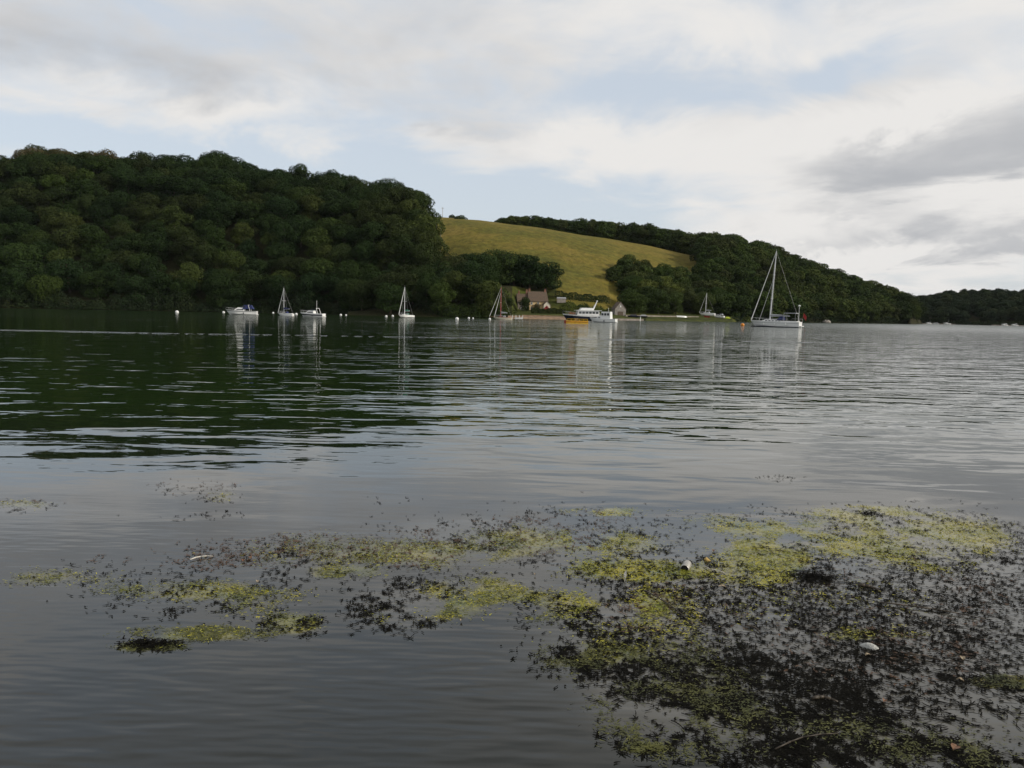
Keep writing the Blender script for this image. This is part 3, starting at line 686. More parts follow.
def sloop(px, D, L, rz, mast_h, label, hullm='white', cover='bluecloth', mastm='alu', jib='sail', rake=.0, name='sailing_yacht', spr=1, cabin='white', group=None, stripe=None, r=.085, bowsprit=0, extra_stay=False, cabm='white', jibr=.09):
    x, y = wpt(px, D); o = empty(name, (x, y, 0), rz, label, 'sailing boat', group); B = L * .32; fb = L * .115
    hull(o, L, B, fb, M[hullm], .32, .16, .62, draft=.4, stripe=stripe)
    c = MB().taper(-L * .1, L * .24, -B * .28, B * .28, fb * 1.02, fb * 1.02 + L * .05, L * .02, L * .07, .1).build('coachroof', M[cabm], o)
    MB().taper(-L * .06, L * .14, -B * .285 - .01, B * .285 + .01, fb * 1.02 + L * .015, fb * 1.02 + L * .035, L * .01, L * .02, .03).build('cabin_window', M['glass'], c)
    MB().box(-L * .42, -L * .12, -B * .26, B * .26, fb * .98, fb * 1.16).build('cockpit_coaming', M[cabm], o)
    MB().taper(-L * .16, -L * .02, -B * .25, B * .25, fb * 1.2, fb * 1.2 + L * .09, .05, L * .06, .1).build('sprayhood', M[cover], o)
    rig(o, L, fb, mast_h, L * .1, L * .49 + bowsprit, -L * .48, mastm, jib, L * .36, cover, rake, spr, r, fb * 1.32 if not bowsprit else fb * 1.4, jibr)
    if bowsprit: MB().tube((L * .42, 0, fb * 1.3), (L * .49 + bowsprit, 0, fb * 1.4), .08, .05).build('bowsprit', M['varnish'], o)
    if extra_stay: MB().tube((L * .44, 0, fb * 1.3), (L * .1 + .1, 0, fb + mast_h * .82), .1, .06).build('furled_staysail', M['sail'], o)
    rail(o, L, B, fb, .32, .5); 
    MB().box(-L * .5 - .12, -L * .5 + .02, -.12, .12, -.2, fb * .8).build('rudder', M[hullm], o)
    return o
PI = math.pi
motor_cruiser(241.5, 222, 8.6, PI + .12, 'white motor cruiser with dark blue canopy moored farthest left', 'bluecloth', stripe=(M['navy'], .78, .9))
sloop(285.5, 222, 5.2, PI - .35, 7.2, 'small white sloop with blue sail cover between two white buoys', 'white', 'bluecloth', r=.10, jibr=.09)
motor_cruiser(312, 205, 6.9, PI - .25, 'white sporty motor cruiser with dark side stripe and thin radio mast', None, mastz=3.4, stripe=(M['black'], .35, .7))
sloop(406, 232, 6.2, PI + .95, 8.3, 'white yacht with green sail cover moored in front of the dark wood', 'white', 'greencloth', r=.12, stripe=(M['black'], .08, .3), jibr=.10)
sloop(502.5, 232, 5.6, PI - .2, 8.9, 'cream hulled yacht with a red mast and bowsprit near the cottage', 'cream', 'greycloth', 'redpaint', rake=.0, bowsprit=1.2, extra_stay=True, cabm='redpaint', r=.12, name='gaff_yacht', jibr=.08)

# big yacht
def big_yacht():
    D = 182; L = 11.6; x, y = wpt(775.3, D); o = empty('sailing_yacht', (x, y, 0), PI - .62, 'large white cruising yacht with tall mast, blue covers and red ensign', 'sailing boat')
    B = 3.7; fb = 1.25
    hull(o, L, B, fb, M['white'], .22, .12, .72, draft=.45, stripe=(M['greycloth'], .72, .78))
    hull(o, L * .985, B * .99, .16, M['navy'], 0, .02, .72, draft=.4, name='boot_top')
    c = MB().taper(-1.2, 3.2, -1.15, 1.15, fb, fb + .5, .2, 1.2, .2).build('coachroof', M['white'], o)
    for k in range(4): MB().box(-.8 + k * .75, -.3 + k * .75, -1.12, 1.12, fb + .14, fb + .3).build('cabin_window', M['glass'], c)
    MB().box(-5.3, -1.3, -1.3, 1.3, fb, fb + .22).build('cockpit_coaming', M['white'], o)
    MB().taper(-2.0, -.7, -1.15, 1.15, fb + .35, fb + 1.25, .1, .7, .15).build('sprayhood', M['bluecloth'], o)
    bi = MB().taper(-5.0, -2.2, -1.2, 1.2, fb + 1.95, fb + 2.1, .1, .1, .1).build('bimini', M['greycloth'], o)
    q = MB()
    for xx in (-4.9, -2.3):
        for s in (1, -1): q.tube((xx, s * 1.15, fb), (xx, s * 1.15, fb + 1.95), .03, n=6)
    q.build('bimini_frame', M['wire'], bi)
    mh = 16.2; mx = 1.2; rk = .045
    rig(o, L, fb, mh, mx, L * .48, -L * .48, 'alu', 'sail', 4.6, 'greycloth', rk, 2, .14, fb * 1.3, .11)
    MB().tube((L * .32, 0, fb * 1.2), (mx - rk * 10, 0, fb + 10), .05, n=6).build('inner_stay', M['wire'], o)
    MB().tube((-5.6, .9, fb), (-5.6, .9, fb + 3.6), .05, n=6).build('radar_pole', M['white'], o)
    MB().sphere((-5.6, .9, fb + 3.7), .26, 12, 8, (1, 1, .8)).build('radar_dome', M['white'], o)
    fs = MB().tube((-6.0, 0, fb), (-6.5, 0, fb + 2.2), .025, n=6).build('flagstaff', M['varnish'], o)
    vv = []; ff = []
    for i in range(7):
        for k in range(2): vv.append((-6.45 - .03 * i + .04 * (1 - k), .06 * math.sin(i * 1.2), fb + 2.1 - i * .22 if k == 0 else fb + 2.1 - i * .22 - .5))
    vv = []
    for i in range(6):
        for k in range(4): vv.append((-6.42 + .08 * k * .3 - i * .13, .08 * math.sin(i * 1.3 + k), fb + 2.1 - k * .33 - i * .16))
    for i in range(5):
        for k in range(3): a = i * 4 + k; ff.append((a, a + 1, a + 5, a + 4))
    mesh_obj('ensign', vv, ff, M['flag'], fs)
    MB().box(-L / 2 - .5, -L / 2, -1.0, 1.0, .25, .4).build('bathing_platform', M['white'], o)
    rail(o, L, B, fb, .22, .3, .6)
    st = MB()
    for s in (1, -1): st.tube((-5.9, s * 1.2, fb), (-5.9, s * 1.2, fb + .75), .025, n=5); st.tube((-5.9, s * 1.2, fb + .75), (-4.2, s * 1.4, fb + .75), .025, n=5)
    st.tube((-5.9, -1.2, fb + .75), (-5.9, 1.2, fb + .75), .025, n=5); st.build('pushpit', M['wire'], o)
    for xx in (-3, -.5, 2): MB().sphere((xx, B / 2 + .05, fb * .55), .15, 8, 6, (1, 1, 2)).build('fender', M['white'], o)
big_yacht()

# trawler yacht
def trawler():
    D = 262; L = 13.4; x, y = wpt(582, D); o = empty('trawler_yacht', (x, y, 0), PI + .12, 'large dark-hulled trawler yacht with white wheelhouse behind the yellow pontoon', 'motor boat')
    B = 4.2; fb = 1.6
    hull(o, L, B, fb, M['navy'], .42, .12, .8, stripe=(M['white'], .80, .985))
    w = MB().taper(-5.6, 2.0, -1.7, 1.7, fb, fb + 1.7, .1, .35, .08).build('saloon', M['white'], o)
    for k in range(6): MB().box(-5.2 + k * 1.15, -4.35 + k * 1.15, -1.72, 1.72, fb + .75, fb + 1.35).build('window', M['glass'], w)
    MB().box(-6.3, 2.4, -1.9, 1.9, fb + 1.702, fb + 1.86).build('boat_deck', M['white'], o)
    MB().taper(-3.4, 1.0, -1.5, 1.5, fb + 1.86, fb + 2.65, .1, .6, .15).build('flybridge', M['white'], o)
    MB().taper(2.35, 4.7, -1.2, 1.2, fb, fb + 1.2, .1, .5, .15).build('fore_cabin', M['varnish'], o)
    ms = MB().tube((-3.6, 0, fb + 1.8), (-5.0, 0, fb + 4.9), .28, .14, 8).tube((-4.2, -.9, fb + 3.6), (-4.2, .9, fb + 3.6), .09).build('signal_mast', M['white'], o)
    MB().sphere((-5.0, 0, fb + 5.0), .3, 10, 6, (1, 1, .6)).build('radar_dome', M['white'], ms)
    rail(o, L, B, fb, .42, .35, .8)
trawler()
o = motor_cruiser(603, 212, 7.6, PI - .45, 'white motor cruiser with glazed wheelhouse moored beside the dark-hulled trawler', None, mastz=3.0)
MB().taper(-2.4, .6, -1.0, 1.0, .95, 2.9, .1, .5, .1).build('wheelhouse', M['white'], o)
for k in range(3): MB().box(-2.05 + k * .8, -1.5 + k * .8, -1.03, 1.03, 1.9, 2.5).build('wheelhouse_window', M['glass'], o)
# pontoon
x, y = wpt(576.3, 176); o = empty('work_pontoon', (x, y, 0), .05, 'yellow painted work pontoon with a red end moored in front of the trawler', 'pontoon')
MB().box(-2.35, 2.6, -1.1, 1.1, -.2, .62).build('float', M['yellow'], o)
MB().box(-2.62, -2.36, -1.05, 1.05, -.2, .66).build('end_plate', M['rustred'], o)
rl = MB()
for k in range(6): rl.tube((-2.2 + k * .93, -1.0, .62), (-2.2 + k * .93, -1.0, .98), .04, n=6)
rl.tube((-2.2, -1.0, .98), (2.45, -1.0, .98), .04, n=6); rl.build('hand_rail', M['yellow'], o)
MB().box(-2.3, 2.55, -1.16, -1.105, .30, .42).build('fender_strip', M['rustred'], o)
wi = MB().box(-.35, .35, -.3, .35, .62, 1.15).build('winch', M['darkwood'], o); MB().tube((-.5, 0, 1.0), (.5, 0, 1.0), .2, n=12).build('drum', M['black'], wi)

# boats ashore
D = 362; x, y = wpt(707, D); z = tz(x, y) 
oy = sloop(707, D, 7.6, PI - .6, 9.2, 'white yacht with red antifouling and bare mast laid up ashore on the quay', 'white', 'greycloth', r=.13, rake=.02); oy.location.z = z + 1.0
MB().taper(-1.2, 1.2, -.22, .22, -1.25, -.15, -.4, -.1, -.1).build('keel', M['redpaint'], oy)
for xx in (-1.8, 1.4):
    for s in (1, -1): MB().tube((xx, s * 1.1, -1.1), (xx, s * .75, .1), .06, n=6).build('boat_prop', M['darkwood'], oy)
o = motor_cruiser(719, D + 2, 5.2, PI - .7, 'small white cabin boat laid up ashore beside the laid-up yacht', 'greycloth', arch=False); o.location.z = tz(*wpt(719, D + 2)) + .3
x, y = wpt(728, D); o = empty('covered_dinghy', (x, y, tz(x, y)), .1, 'lime green covered dinghy at the right end of the laid-up boats', 'dinghy')
hull(o, 2.6, 1.3, .5, M['lime'], .2, .1, .8, draft=.1); MB().taper(-1.2, .8, -.5, .5, .5, 1.0, .4, .5, .35).build('cover', M['lime'], o)
def dinghy(px, D, z, L, rz, hm, cm_, label, over=False, group=None):
    x, y = wpt(px, D); o = empty('dinghy', (x, y, z), rz, label, 'dinghy', group)
    hull(o, L, L * .4, L * .13, M[hm], .25, .1, .8, draft=.12)
    if cm_: MB().taper(-L * .42, L * .3, -L * .16, L * .16, L * .13, L * .13 + L * .14, L * .1, L * .2, L * .12).build('cover', M[cm_], o)
    if over: o.rotation_euler = (PI, 0, rz); o.location.z = z + L * .13
    return o
dinghy(632.5, 328, 1.35, 4.6, PI + .1, 'navy', 'black', 'dark covered boat on the quay nearest the boathouse')
dinghy(642.5, 331, 1.35, 4.2, PI - .2, 'black', 'greycloth', 'dark hulled boat with grey cover on the quay behind the white post')
dinghy(682, 352, 1.6, 5.2, .1, 'white', None, 'pale upturned boat lying on the quay bank', True)
dinghy(519, 286, 0, 3.0, .3, 'white', None, 'small white open dinghy tied at the landing jetty')
# distant boats on the right
far_b = [(929, 640, 5, 'small white boat moored leftmost under the distant hill'), (936, 640, 4.5, 'low white boat moored second from left under the distant hill'), (947.5, 630, 6.0, 'white cabin boat with a wheelhouse under the distant hill'), (1005, 600, 5.5, 'white boat at the far pontoon near the right edge'), (1015, 598, 5.5, 'pale boat at the far pontoon closest to the right edge')]
for px, D, L, lb in far_b:
    o = motor_cruiser(px, D, L, PI + rng.uniform(-.3, .3), lb, 'greycloth' if L < 5.9 else None, arch=False, mastz=2.5 if L > 5.8 else None)
x, y = wpt(1012, 604); o = tag(MB().box(x - 14, x + 26, y, y + 2.4, -.4, .5).build('pontoon', M['wallconcrete']), 'long grey pontoon under the distant wooded hill at right edge', 'pontoon')
x, y = wpt(940, 646); o = tag(MB().box(x - 14, x + 14, y, y + 2, -.4, .45).build('pontoon', M['wallconcrete']), 'low grey pontoon behind the small boats under the distant hill', 'pontoon')
# rocks on headland shore
x, y = wpt(827, 460); rk_ = MB()
for k in range(1): rk_.sphere((0, 0, 0), 1.6, 10, 6, (1.6, 1, .8))
v = [(p[0] * (1 + .2 * math.sin(p[2] * 9 + p[1] * 3)), p[1], p[2] * (1 + .25 * math.sin(p[0] * 5))) for p in rk_.v]
o = tag(mesh_obj('shore_rock', v, rk_.f, M['stone_pale']), 'pale grey boulder at the water edge of the right headland', 'rock'); o.location = (x, y, .5)

# buoys
def buoy(px, py, r, label, m='buoy', group=None):
    d = ground(px, py + r * .7); k = d.y / F; rr = max(r * k * .85, .17)
    o = empty('mooring_buoy', (d.x, d.y, 0), 0, label, 'buoy', group)
    MB().sphere((0, 0, rr * .55), rr, 16, 10, (1, 1, .92)).build('float', M[m], o, True)
    e = MB(); e.tube((0, 0, rr * 1.35), (0, 0, rr * 1.62), rr * .14, rr * .12, 8); e.build('ring', M['wire'], o)
for px, py, r, lb in [(164, 309.6, 1.1, 'tiny white buoy farthest left, out under the dark wood'), (177, 311.6, 2.1, 'larger round white buoy, second from the left of the row'),
    (223.6, 312, 1.5, 'white buoy just left of the blue-canopied motor cruiser'), (273.2, 312.6, 1.2, 'small white buoy just left of the small blue-covered sloop'),
    (296.3, 313.8, 1.5, 'white buoy between the small sloop and the sporty cruiser'), (340.8, 314.6, 1.4, 'left buoy of the close pair right of the sporty cruiser'),
    (346, 314.9, 1.1, 'right buoy of the close pair right of the sporty cruiser'), (386.2, 316, 1.5, 'left buoy of the pair beside the green-covered yacht'),
    (392.7, 315.7, 1.4, 'right buoy of the pair, nearest the green-covered yacht'), (457, 318.4, 2.1, 'biggest white buoy, alone between the green-covered and red-masted yachts'),
    (468.8, 317.8, 1.3, 'small white buoy just right of the biggest white buoy'), (473, 318, 1.0, 'tiniest white buoy of the group right of the biggest buoy'),
    (489.7, 318.7, 1.5, 'white buoy at the bow of the red-masted yacht')]:
    buoy(px, py, r, lb, group='white mooring buoys in a row across the river')
buoy(742.5, 324.4, 2.1, 'round orange buoy left of the large yacht', 'orange')

# ------------------------------------------------------------------ floating weed: where it lies
# (x, y, rx, ry, amount) read off the photograph, laid on the water plane
WRACK = [(1180, 645, 190, 95, 1.0), (850, 640, 200, 95, 1.1), (960, 600, 110, 70, 1.0), (770, 600, 120, 45, .85), (900, 715, 190, 65, .5), (640, 640, 95, 50, .7), (490, 590, 70, 14, .5), (405, 606, 50, 24, .8),
         (540, 545, 140, 34, .42), (700, 555, 140, 34, .42), (880, 518, 130, 14, .5), (700, 690, 110, 45, .32), (1010, 545, 45, 25, .6), (815, 578, 26, 9, 3), (455, 530, 55, 14, .5),
         (285, 556, 75, 12, .36), (130, 578, 100, 16, .14), (300, 575, 70, 16, .2), (150, 645, 26, 5, 2.5), (190, 605, 80, 18, .18), (292, 626, 32, 11, .45), (18, 506, 34, 6, .6), (195, 490, 40, 9, .5),
         (225, 498, 18, 6, .6), (190, 515, 60, 5, .25), (870, 515, 20, 5, 2), (780, 478, 22, 3, .5), (915, 500, 10, 2.5, 1), (650, 700, 60, 50, .4), (870, 650, 40, 20, 1.2), (380, 560, 40, 8, .2), (60, 590, 50, 14, .1), (390, 500, 25, 4, .25)]
ALGAE = [(1150, 555, 120, 16, .8), (1250, 690, 100, 30, .3), (625, 571, 66, 10, 1.9), (755, 562, 46, 19, 2.4), (900, 537, 100, 20, 1.1), (475, 592, 45, 13, .9), (590, 655, 50, 13, .6), (640, 600, 50, 14, .5), (740, 525, 60, 10, .5), (870, 512, 70, 6, .8),
         (500, 545, 50, 12, .5), (690, 710, 80, 45, .26), (850, 745, 100, 24, .22), (190, 590, 75, 9, .45), (200, 634, 62, 7, .8), (290, 624, 28, 10, .8), (60, 578, 55, 9, .4), (615, 512, 50, 4, .8),
         (870, 632, 45, 8, .7), (1010, 682, 34, 6, 1.3), (530, 605, 60, 14, .5), (340, 572, 40, 6, .6), (150, 647, 34, 4, 1), (610, 545, 50, 12, .5), (945, 560, 60, 12, .5), (640, 640, 80, 40, .2), (905, 635, 22, 3, 1.2), (225, 497, 22, 5, .5), (20, 505, 30, 5, .4), (430, 620, 40, 10, .4), (640, 748, 24, 4, .7), (1000, 740, 60, 26, .4), (330, 550, 110, 14, .32), (440, 556, 80, 14, .35), (560, 535, 70, 10, .4), (420, 612, 50, 12, .35), (250, 600, 70, 14, .25), (820, 600, 100, 20, .08), (800, 530, 60, 8, .5), (480, 596, 40, 8, 1)]
def dens(tabl, px, py):
    s = np.zeros_like(px)
    for (cx_, cy_, rx, ry, a) in tabl:
        q = ((px - cx_) / rx) ** 2 + ((py - cy_) / ry) ** 2; s += a * np.exp(-q ** 2.4 * .7)
    return s
CRv, CUv, FWv = np.array(CR), np.array(CU), np.array(FW)
def proj_np(x, y, z=0):
    q = np.stack([x, y, np.full_like(x, z - CAMH)], -1); w = q @ FWv
    return 512 + F * (q @ CRv) / w, 384 - F * (q @ CUv) / w
def vnoise(x, y, s, seed=0, octv=4):
    """tileless value noise, vectorised"""
    out = np.zeros_like(x); amp = 1; tot = 0
    for o in range(octv):
        X_ = x / s + seed * 17.3; Y_ = y / s + seed * 9.1; xi = np.floor(X_).astype(np.int64); yi = np.floor(Y_).astype(np.int64); fx = X_ - xi; fy = Y_ - yi
        fx = fx * fx * (3 - 2 * fx); fy = fy * fy * (3 - 2 * fy)
        def hsh(a, b):
            h = (a * 374761393 + b * 668265263 + (seed + o) * 1442695041) & 0x7fffffff; h = ((h ^ (h >> 13)) * 1274126177) & 0x7fffffff; return ((h ^ (h >> 16)) & 0xffff) / 65535.
        v = (hsh(xi, yi) * (1 - fx) + hsh(xi + 1, yi) * fx) * (1 - fy) + (hsh(xi, yi + 1) * (1 - fx) + hsh(xi + 1, yi + 1) * fx) * fy
        out += v * amp; tot += amp; amp *= .55; s = s / 2.03
    return out / tot
def patch(x, y, seed, s=.5): return np.clip((vnoise(x, y * .8, s, seed, 5) - .40) / .16, 0, 1)

# water sheet: a fine patch near the bank carrying the algae density, coarse beyond
xs = np.arange(-7, 9.001, .045); ys = np.arange(2.0, 15.001, .045)
XX, YY = np.meshgrid(xs, ys); px_, py_ = proj_np(XX.ravel(), YY.ravel())
al = dens(ALGAE, px_, py_) * (.25 + .9 * patch(XX.ravel(), YY.ravel(), 3, .35)); wr = dens(WRACK, px_, py_)
nx, ny = len(xs), len(ys); Vn = np.stack([XX.ravel(), YY.ravel(), np.zeros(nx * ny)], 1)
idx = np.arange(nx * ny).reshape(ny, nx); Fn = np.stack([idx[:-1, :-1], idx[:-1, 1:], idx[1:, 1:], idx[1:, :-1]], -1).reshape(-1, 4).tolist()
x0, x1, y0, y1 = xs[0], xs[-1], ys[0], ys[-1]; E = 3600.
ext = [(-E, -300, 0), (E, -300, 0), (E, y0, 0), (x1, y0, 0), (x0, y0, 0), (-E, y0, 0), (-E, y1, 0), (x0, y1, 0), (x1, y1, 0), (E, y1, 0), (E, E, 0), (-E, E, 0)]
n0 = len(Vn); Vw = np.concatenate([Vn, np.array(ext)])
Fn += [[n0 + i for i in q] for q in ([0, 1, 2, 3, 4, 5], [5, 4, 7, 6], [3, 2, 9, 8], [6, 7, 8, 9, 10, 11])]
ex0 = np.zeros(len(ext))
def water_mat():
    mt, nt, b = newmat('river_water'); n = nt.nodes; l = nt.links
    def math_(op, a=None, c=None, d=None, clamp=False):
        q = n.new('ShaderNodeMath'); q.operation = op; q.use_clamp = clamp
        for i, v in enumerate((a, c, d)):
            if v is None: continue
            if hasattr(v, 'is_linked') or hasattr(v, 'links'): l.new(v, q.inputs[i])
            else: q.inputs[i].default_value = v
        return q.outputs[0]
    tc = n.new('ShaderNodeTexCoord')
    def nz(scale, st, det=2, rough=.5, rot=0, dist=0):
        mp = n.new('ShaderNodeMapping'); mp.inputs['Scale'].default_value = st; mp.inputs['Rotation'].default_value = (0, 0, rot); l.new(tc.outputs['Object'], mp.inputs['Vector'])
        x = n.new('ShaderNodeTexNoise'); x.inputs['Scale'].default_value = scale; x.inputs['Detail'].default_value = det; x.inputs['Roughness'].default_value = rough; x.inputs['Distortion'].default_value = dist
        l.new(mp.outputs[0], x.inputs['Vector']); return x.outputs['Fac']
    sep = n.new('ShaderNodeSeparateXYZ'); l.new(tc.outputs['Object'], sep.inputs[0])
    # heights in metres
    big = nz(.30, (.6, 1, 1), 1, .5, .10)          # long lazy undulation
    mid = nz(1.0, (.5, 1.25, 1), 2, .5, .12, .3)   # ripples of about a metre
    small = nz(3.2, (.8, 1.6, 1), 2, .5, -.1, .2)
    fine = nz(7.5, (.35, 1.3, 1), 1, .5, .18)
    # calmer near the bank, breezier beyond
    gust = nz(.05, (.5, 1, 1), 3, .6)
    dist = math_('MAP', 0) if False else None
    mr = n.new('ShaderNodeMapRange'); mr.inputs['From Min'].default_value = 7.5; mr.inputs['From Max'].default_value = 20; mr.inputs['To Min'].default_value = .12; mr.inputs['To Max'].default_value = 1; l.new(sep.outputs['Y'], mr.inputs['Value'])
    # more breeze on the right half of the river
    mx_ = n.new('ShaderNodeMapRange'); mx_.inputs['From Min'].default_value = -.25; mx_.inputs['From Max'].default_value = .12; mx_.inputs['To Min'].default_value = .74; mx_.inputs['To Max'].default_value = 1.1
    l.new(math_('DIVIDE', sep.outputs['X'], math_('MAXIMUM', sep.outputs['Y'], 5)), mx_.inputs['Value'])
    gm = n.new('ShaderNodeMapRange'); gm.inputs['From Min'].default_value = .35; gm.inputs['From Max'].default_value = .65; gm.inputs['To Min'].default_value = .6; gm.inputs['To Max'].default_value = 1.3; l.new(gust, gm.inputs['Value'])
    fr = n.new('ShaderNodeMapRange'); fr.inputs['From Min'].default_value = 60; fr.inputs['From Max'].default_value = 160; fr.inputs['To Min'].default_value = 1; fr.inputs['To Max'].default_value = 2.0; l.new(sep.outputs['Y'], fr.inputs['Value'])
    k = math_('MULTIPLY', math_('MULTIPLY', math_('MULTIPLY', mr.outputs[0], mx_.outputs[0]), gm.outputs[0]), fr.outputs[0])
    h = math_('MULTIPLY', math_('MULTIPLY', big, .10), mr.outputs[0])
    h = math_('ADD', h, math_('MULTIPLY', math_('MULTIPLY', mid, .085), k))
    h = math_('ADD', h, math_('MULTIPLY', math_('MULTIPLY', small, .0065), k))
    nm = n.new('ShaderNodeMapRange'); nm.inputs['From Min'].default_value = 4; nm.inputs['From Max'].default_value = 7.5; nm.inputs['To Min'].default_value = 1; nm.inputs['To Max'].default_value = .1; l.new(sep.outputs['Y'], nm.inputs['Value'])
    h = math_('ADD', h, math_('MULTIPLY', math_('MULTIPLY', fine, .0065), nm.outputs[0]))
    bp = n.new('ShaderNodeBump'); bp.inputs['Strength'].default_value = 1; bp.inputs['Distance'].default_value = 1; l.new(h, bp.inputs['Height']); l.new(bp.outputs[0], b.inputs['Normal'])
    # colour: dark green-brown water, silt and submerged algae near the bank
    aa = n.new('ShaderNodeAttribute'); aa.attribute_name = 'algae'; aw = n.new('ShaderNodeAttribute'); aw.attribute_name = 'silt'
    f1 = nz(14, (1, 1, 1), 8, .75, .4); f2 = nz(2.2, (1, 1, 1), 5, .6)
    def ramp(v, a, c):
        q = n.new('ShaderNodeMapRange'); q.inputs['From Min'].default_value = a; q.inputs['From Max'].default_value = c; l.new(v, q.inputs['Value']); return q.outputs[0]
    am = math_('MULTIPLY', ramp(math_('ADD', math_('MULTIPLY', aa.outputs['Fac'], .7), math_('MULTIPLY', f1, .8)), .5, 1.0), 1.0, clamp=True)
    am = math_('MULTIPLY', am, ramp(aa.outputs['Fac'], .05, .5), clamp=True)
    c0 = n.new('ShaderNodeMix'); c0.data_type = 'RGBA'; c0.inputs[6].default_value = (.010, .012, .009, 1); c0.inputs[7].default_value = (.011, .026, .005, 1)
    cy = n.new('ShaderNodeMapRange'); cy.inputs['From Min'].default_value = 8; cy.inputs['From Max'].default_value = 16; l.new(sep.outputs['Y'], cy.inputs['Value']); l.new(cy.outputs[0], c0.inputs[0])
    c1 = n.new('ShaderNodeMix'); c1.data_type = 'RGBA'; l.new(c0.outputs[2], c1.inputs[6]); c1.inputs[7].default_value = (.105, .100, .084, 1)
    l.new(math_('MULTIPLY', aw.outputs['Fac'], math_('ADD', f2, .3), clamp=True), c1.inputs[0])
    ac = n.new('ShaderNodeMix'); ac.data_type = 'RGBA'; ac.inputs[6].default_value = (.075, .095, .012, 1); ac.inputs[7].default_value = (.26, .22, .03, 1); l.new(ramp(f2, .35, .65), ac.inputs[0])
    c2 = n.new('ShaderNodeMix'); c2.data_type = 'RGBA'; l.new(am, c2.inputs[0]); l.new(c1.outputs[2], c2.inputs[6]); l.new(ac.outputs[2], c2.inputs[7])
    l.new(c2.outputs[2], b.inputs['Base Color'])
    rr = n.new('ShaderNodeMapRange'); rr.inputs['From Min'].default_value = 60; rr.inputs['From Max'].default_value = 320; rr.inputs['To Min'].default_value = .015; rr.inputs['To Max'].default_value = .13; l.new(sep.outputs['Y'], rr.inputs['Value'])
    r2 = n.new('ShaderNodeMapRange'); r2.inputs['From Min'].default_value = 40; r2.inputs['From Max'].default_value = 200; r2.inputs['To Min'].default_value = 0; r2.inputs['To Max'].default_value = .14; l.new(sep.outputs['X'], r2.inputs['Value'])
    l.new(math_('ADD', rr.outputs[0], r2.outputs[0]), b.inputs['Roughness'])
    b.inputs['IOR'].default_value = 1.44; b.inputs['Specular IOR Level'].default_value = .5
    return mt
water = mesh_obj('river_water', Vw, Fn, water_mat(), attrs={'algae': np.concatenate([al, ex0]), 'silt': np.concatenate([np.clip(wr, 0, 1), ex0])})
tag(water, 'calm river water reflecting hill and sky', 'water', kind='structure')

# wake: a thin train of steeper wavelets left by a passing boat
def wake(name, pts, n_w, lam, amp, seed):
    V_ = []; F_ = []; L = 0; rows = n_w * 6 + 1
    xs_ = np.arange(pts[0][0], pts[-1][0], .12); yc = np.interp(xs_, [p[0] for p in pts], [p[1] for p in pts])
    am_ = np.clip((vnoise(xs_, xs_ * 0 + seed, .32, seed, 3) * .6 + vnoise(xs_, xs_ * 0 + 4.2, 7., seed + 3, 3) * .4 - .38) / .2, 0, 1) * amp
    for r_ in range(rows):
        ph = r_ / 6; env = math.sin(math.pi * r_ / (rows - 1)); z_ = .004 + am_ * env * (1 - math.cos(2 * math.pi * ph)) / 2
        yy = yc + ph * lam + .25 * np.sin(xs_ * .37 + seed); V_.append(np.stack([xs_, yy, z_], 1))
    V_ = np.concatenate(V_); ni = len(xs_); id_ = np.arange(rows * ni).reshape(rows, ni); F_ = np.stack([id_[:-1, :-1], id_[:-1, 1:], id_[1:, 1:], id_[1:, :-1]], -1).reshape(-1, 4)
    mt, nt, b = newmat('wake_water'); b.inputs['Base Color'].default_value = (.0085, .0130, .0070, 1); b.inputs['Roughness'].default_value = .06; b.inputs['IOR'].default_value = 1.333
    tag(mesh_obj(name, V_, F_, mt, smooth=True), 'thin line of wake ripples crossing the river', 'water', kind='structure')
def gl(pts): return [tuple(ground(px, py)[:2]) for px, py in pts]
wake('water_wake', gl([(-60, 329), (200, 334), (512, 338.5), (700, 340.5), (850, 343)]), 2, .20, .032, 2)

# ------------------------------------------------------------------ weed fragments
def sample(tabl, n, seed, pmin=.1, s=.45, thr=True, ymax=13.5, hard=1.0):
    out = []
    got = 0
    while got < n:
        m_ = 60000
        # sample in picture so that the crowding is even to the eye, then lay on the water
        px = rng.uniform(-60, 1420, m_); py = rng.uniform(470, 790, m_)
        d = dens(tabl, px, py)
        a = (px - 512) / F; c = -(py - 384) / F
        dx = CRv[0] * a + CUv[0] * c + FWv[0]; dy = CRv[1] * a + CUv[1] * c + FWv[1]; dz = CRv[2] * a + CUv[2] * c + FWv[2]
        t = -CAMH / dz; x = dx * t; y = dy * t
        p = d * (.05 + .13 * np.clip(d - .6, 0, 1) + 1.5 * patch(x, y, seed, s) ** 1.2 * (.12 + 1.2 * patch(x, y, seed + 5, .11) ** 1.5)) * hard
        # fewer but larger marks need fewer samples far off
        k = rng.random(m_) < np.clip(p, 0, 1) * .35
        out.append(np.stack([x[k], y[k]], 1)); got += int(k.sum())
    return np.concatenate(out)[:n]
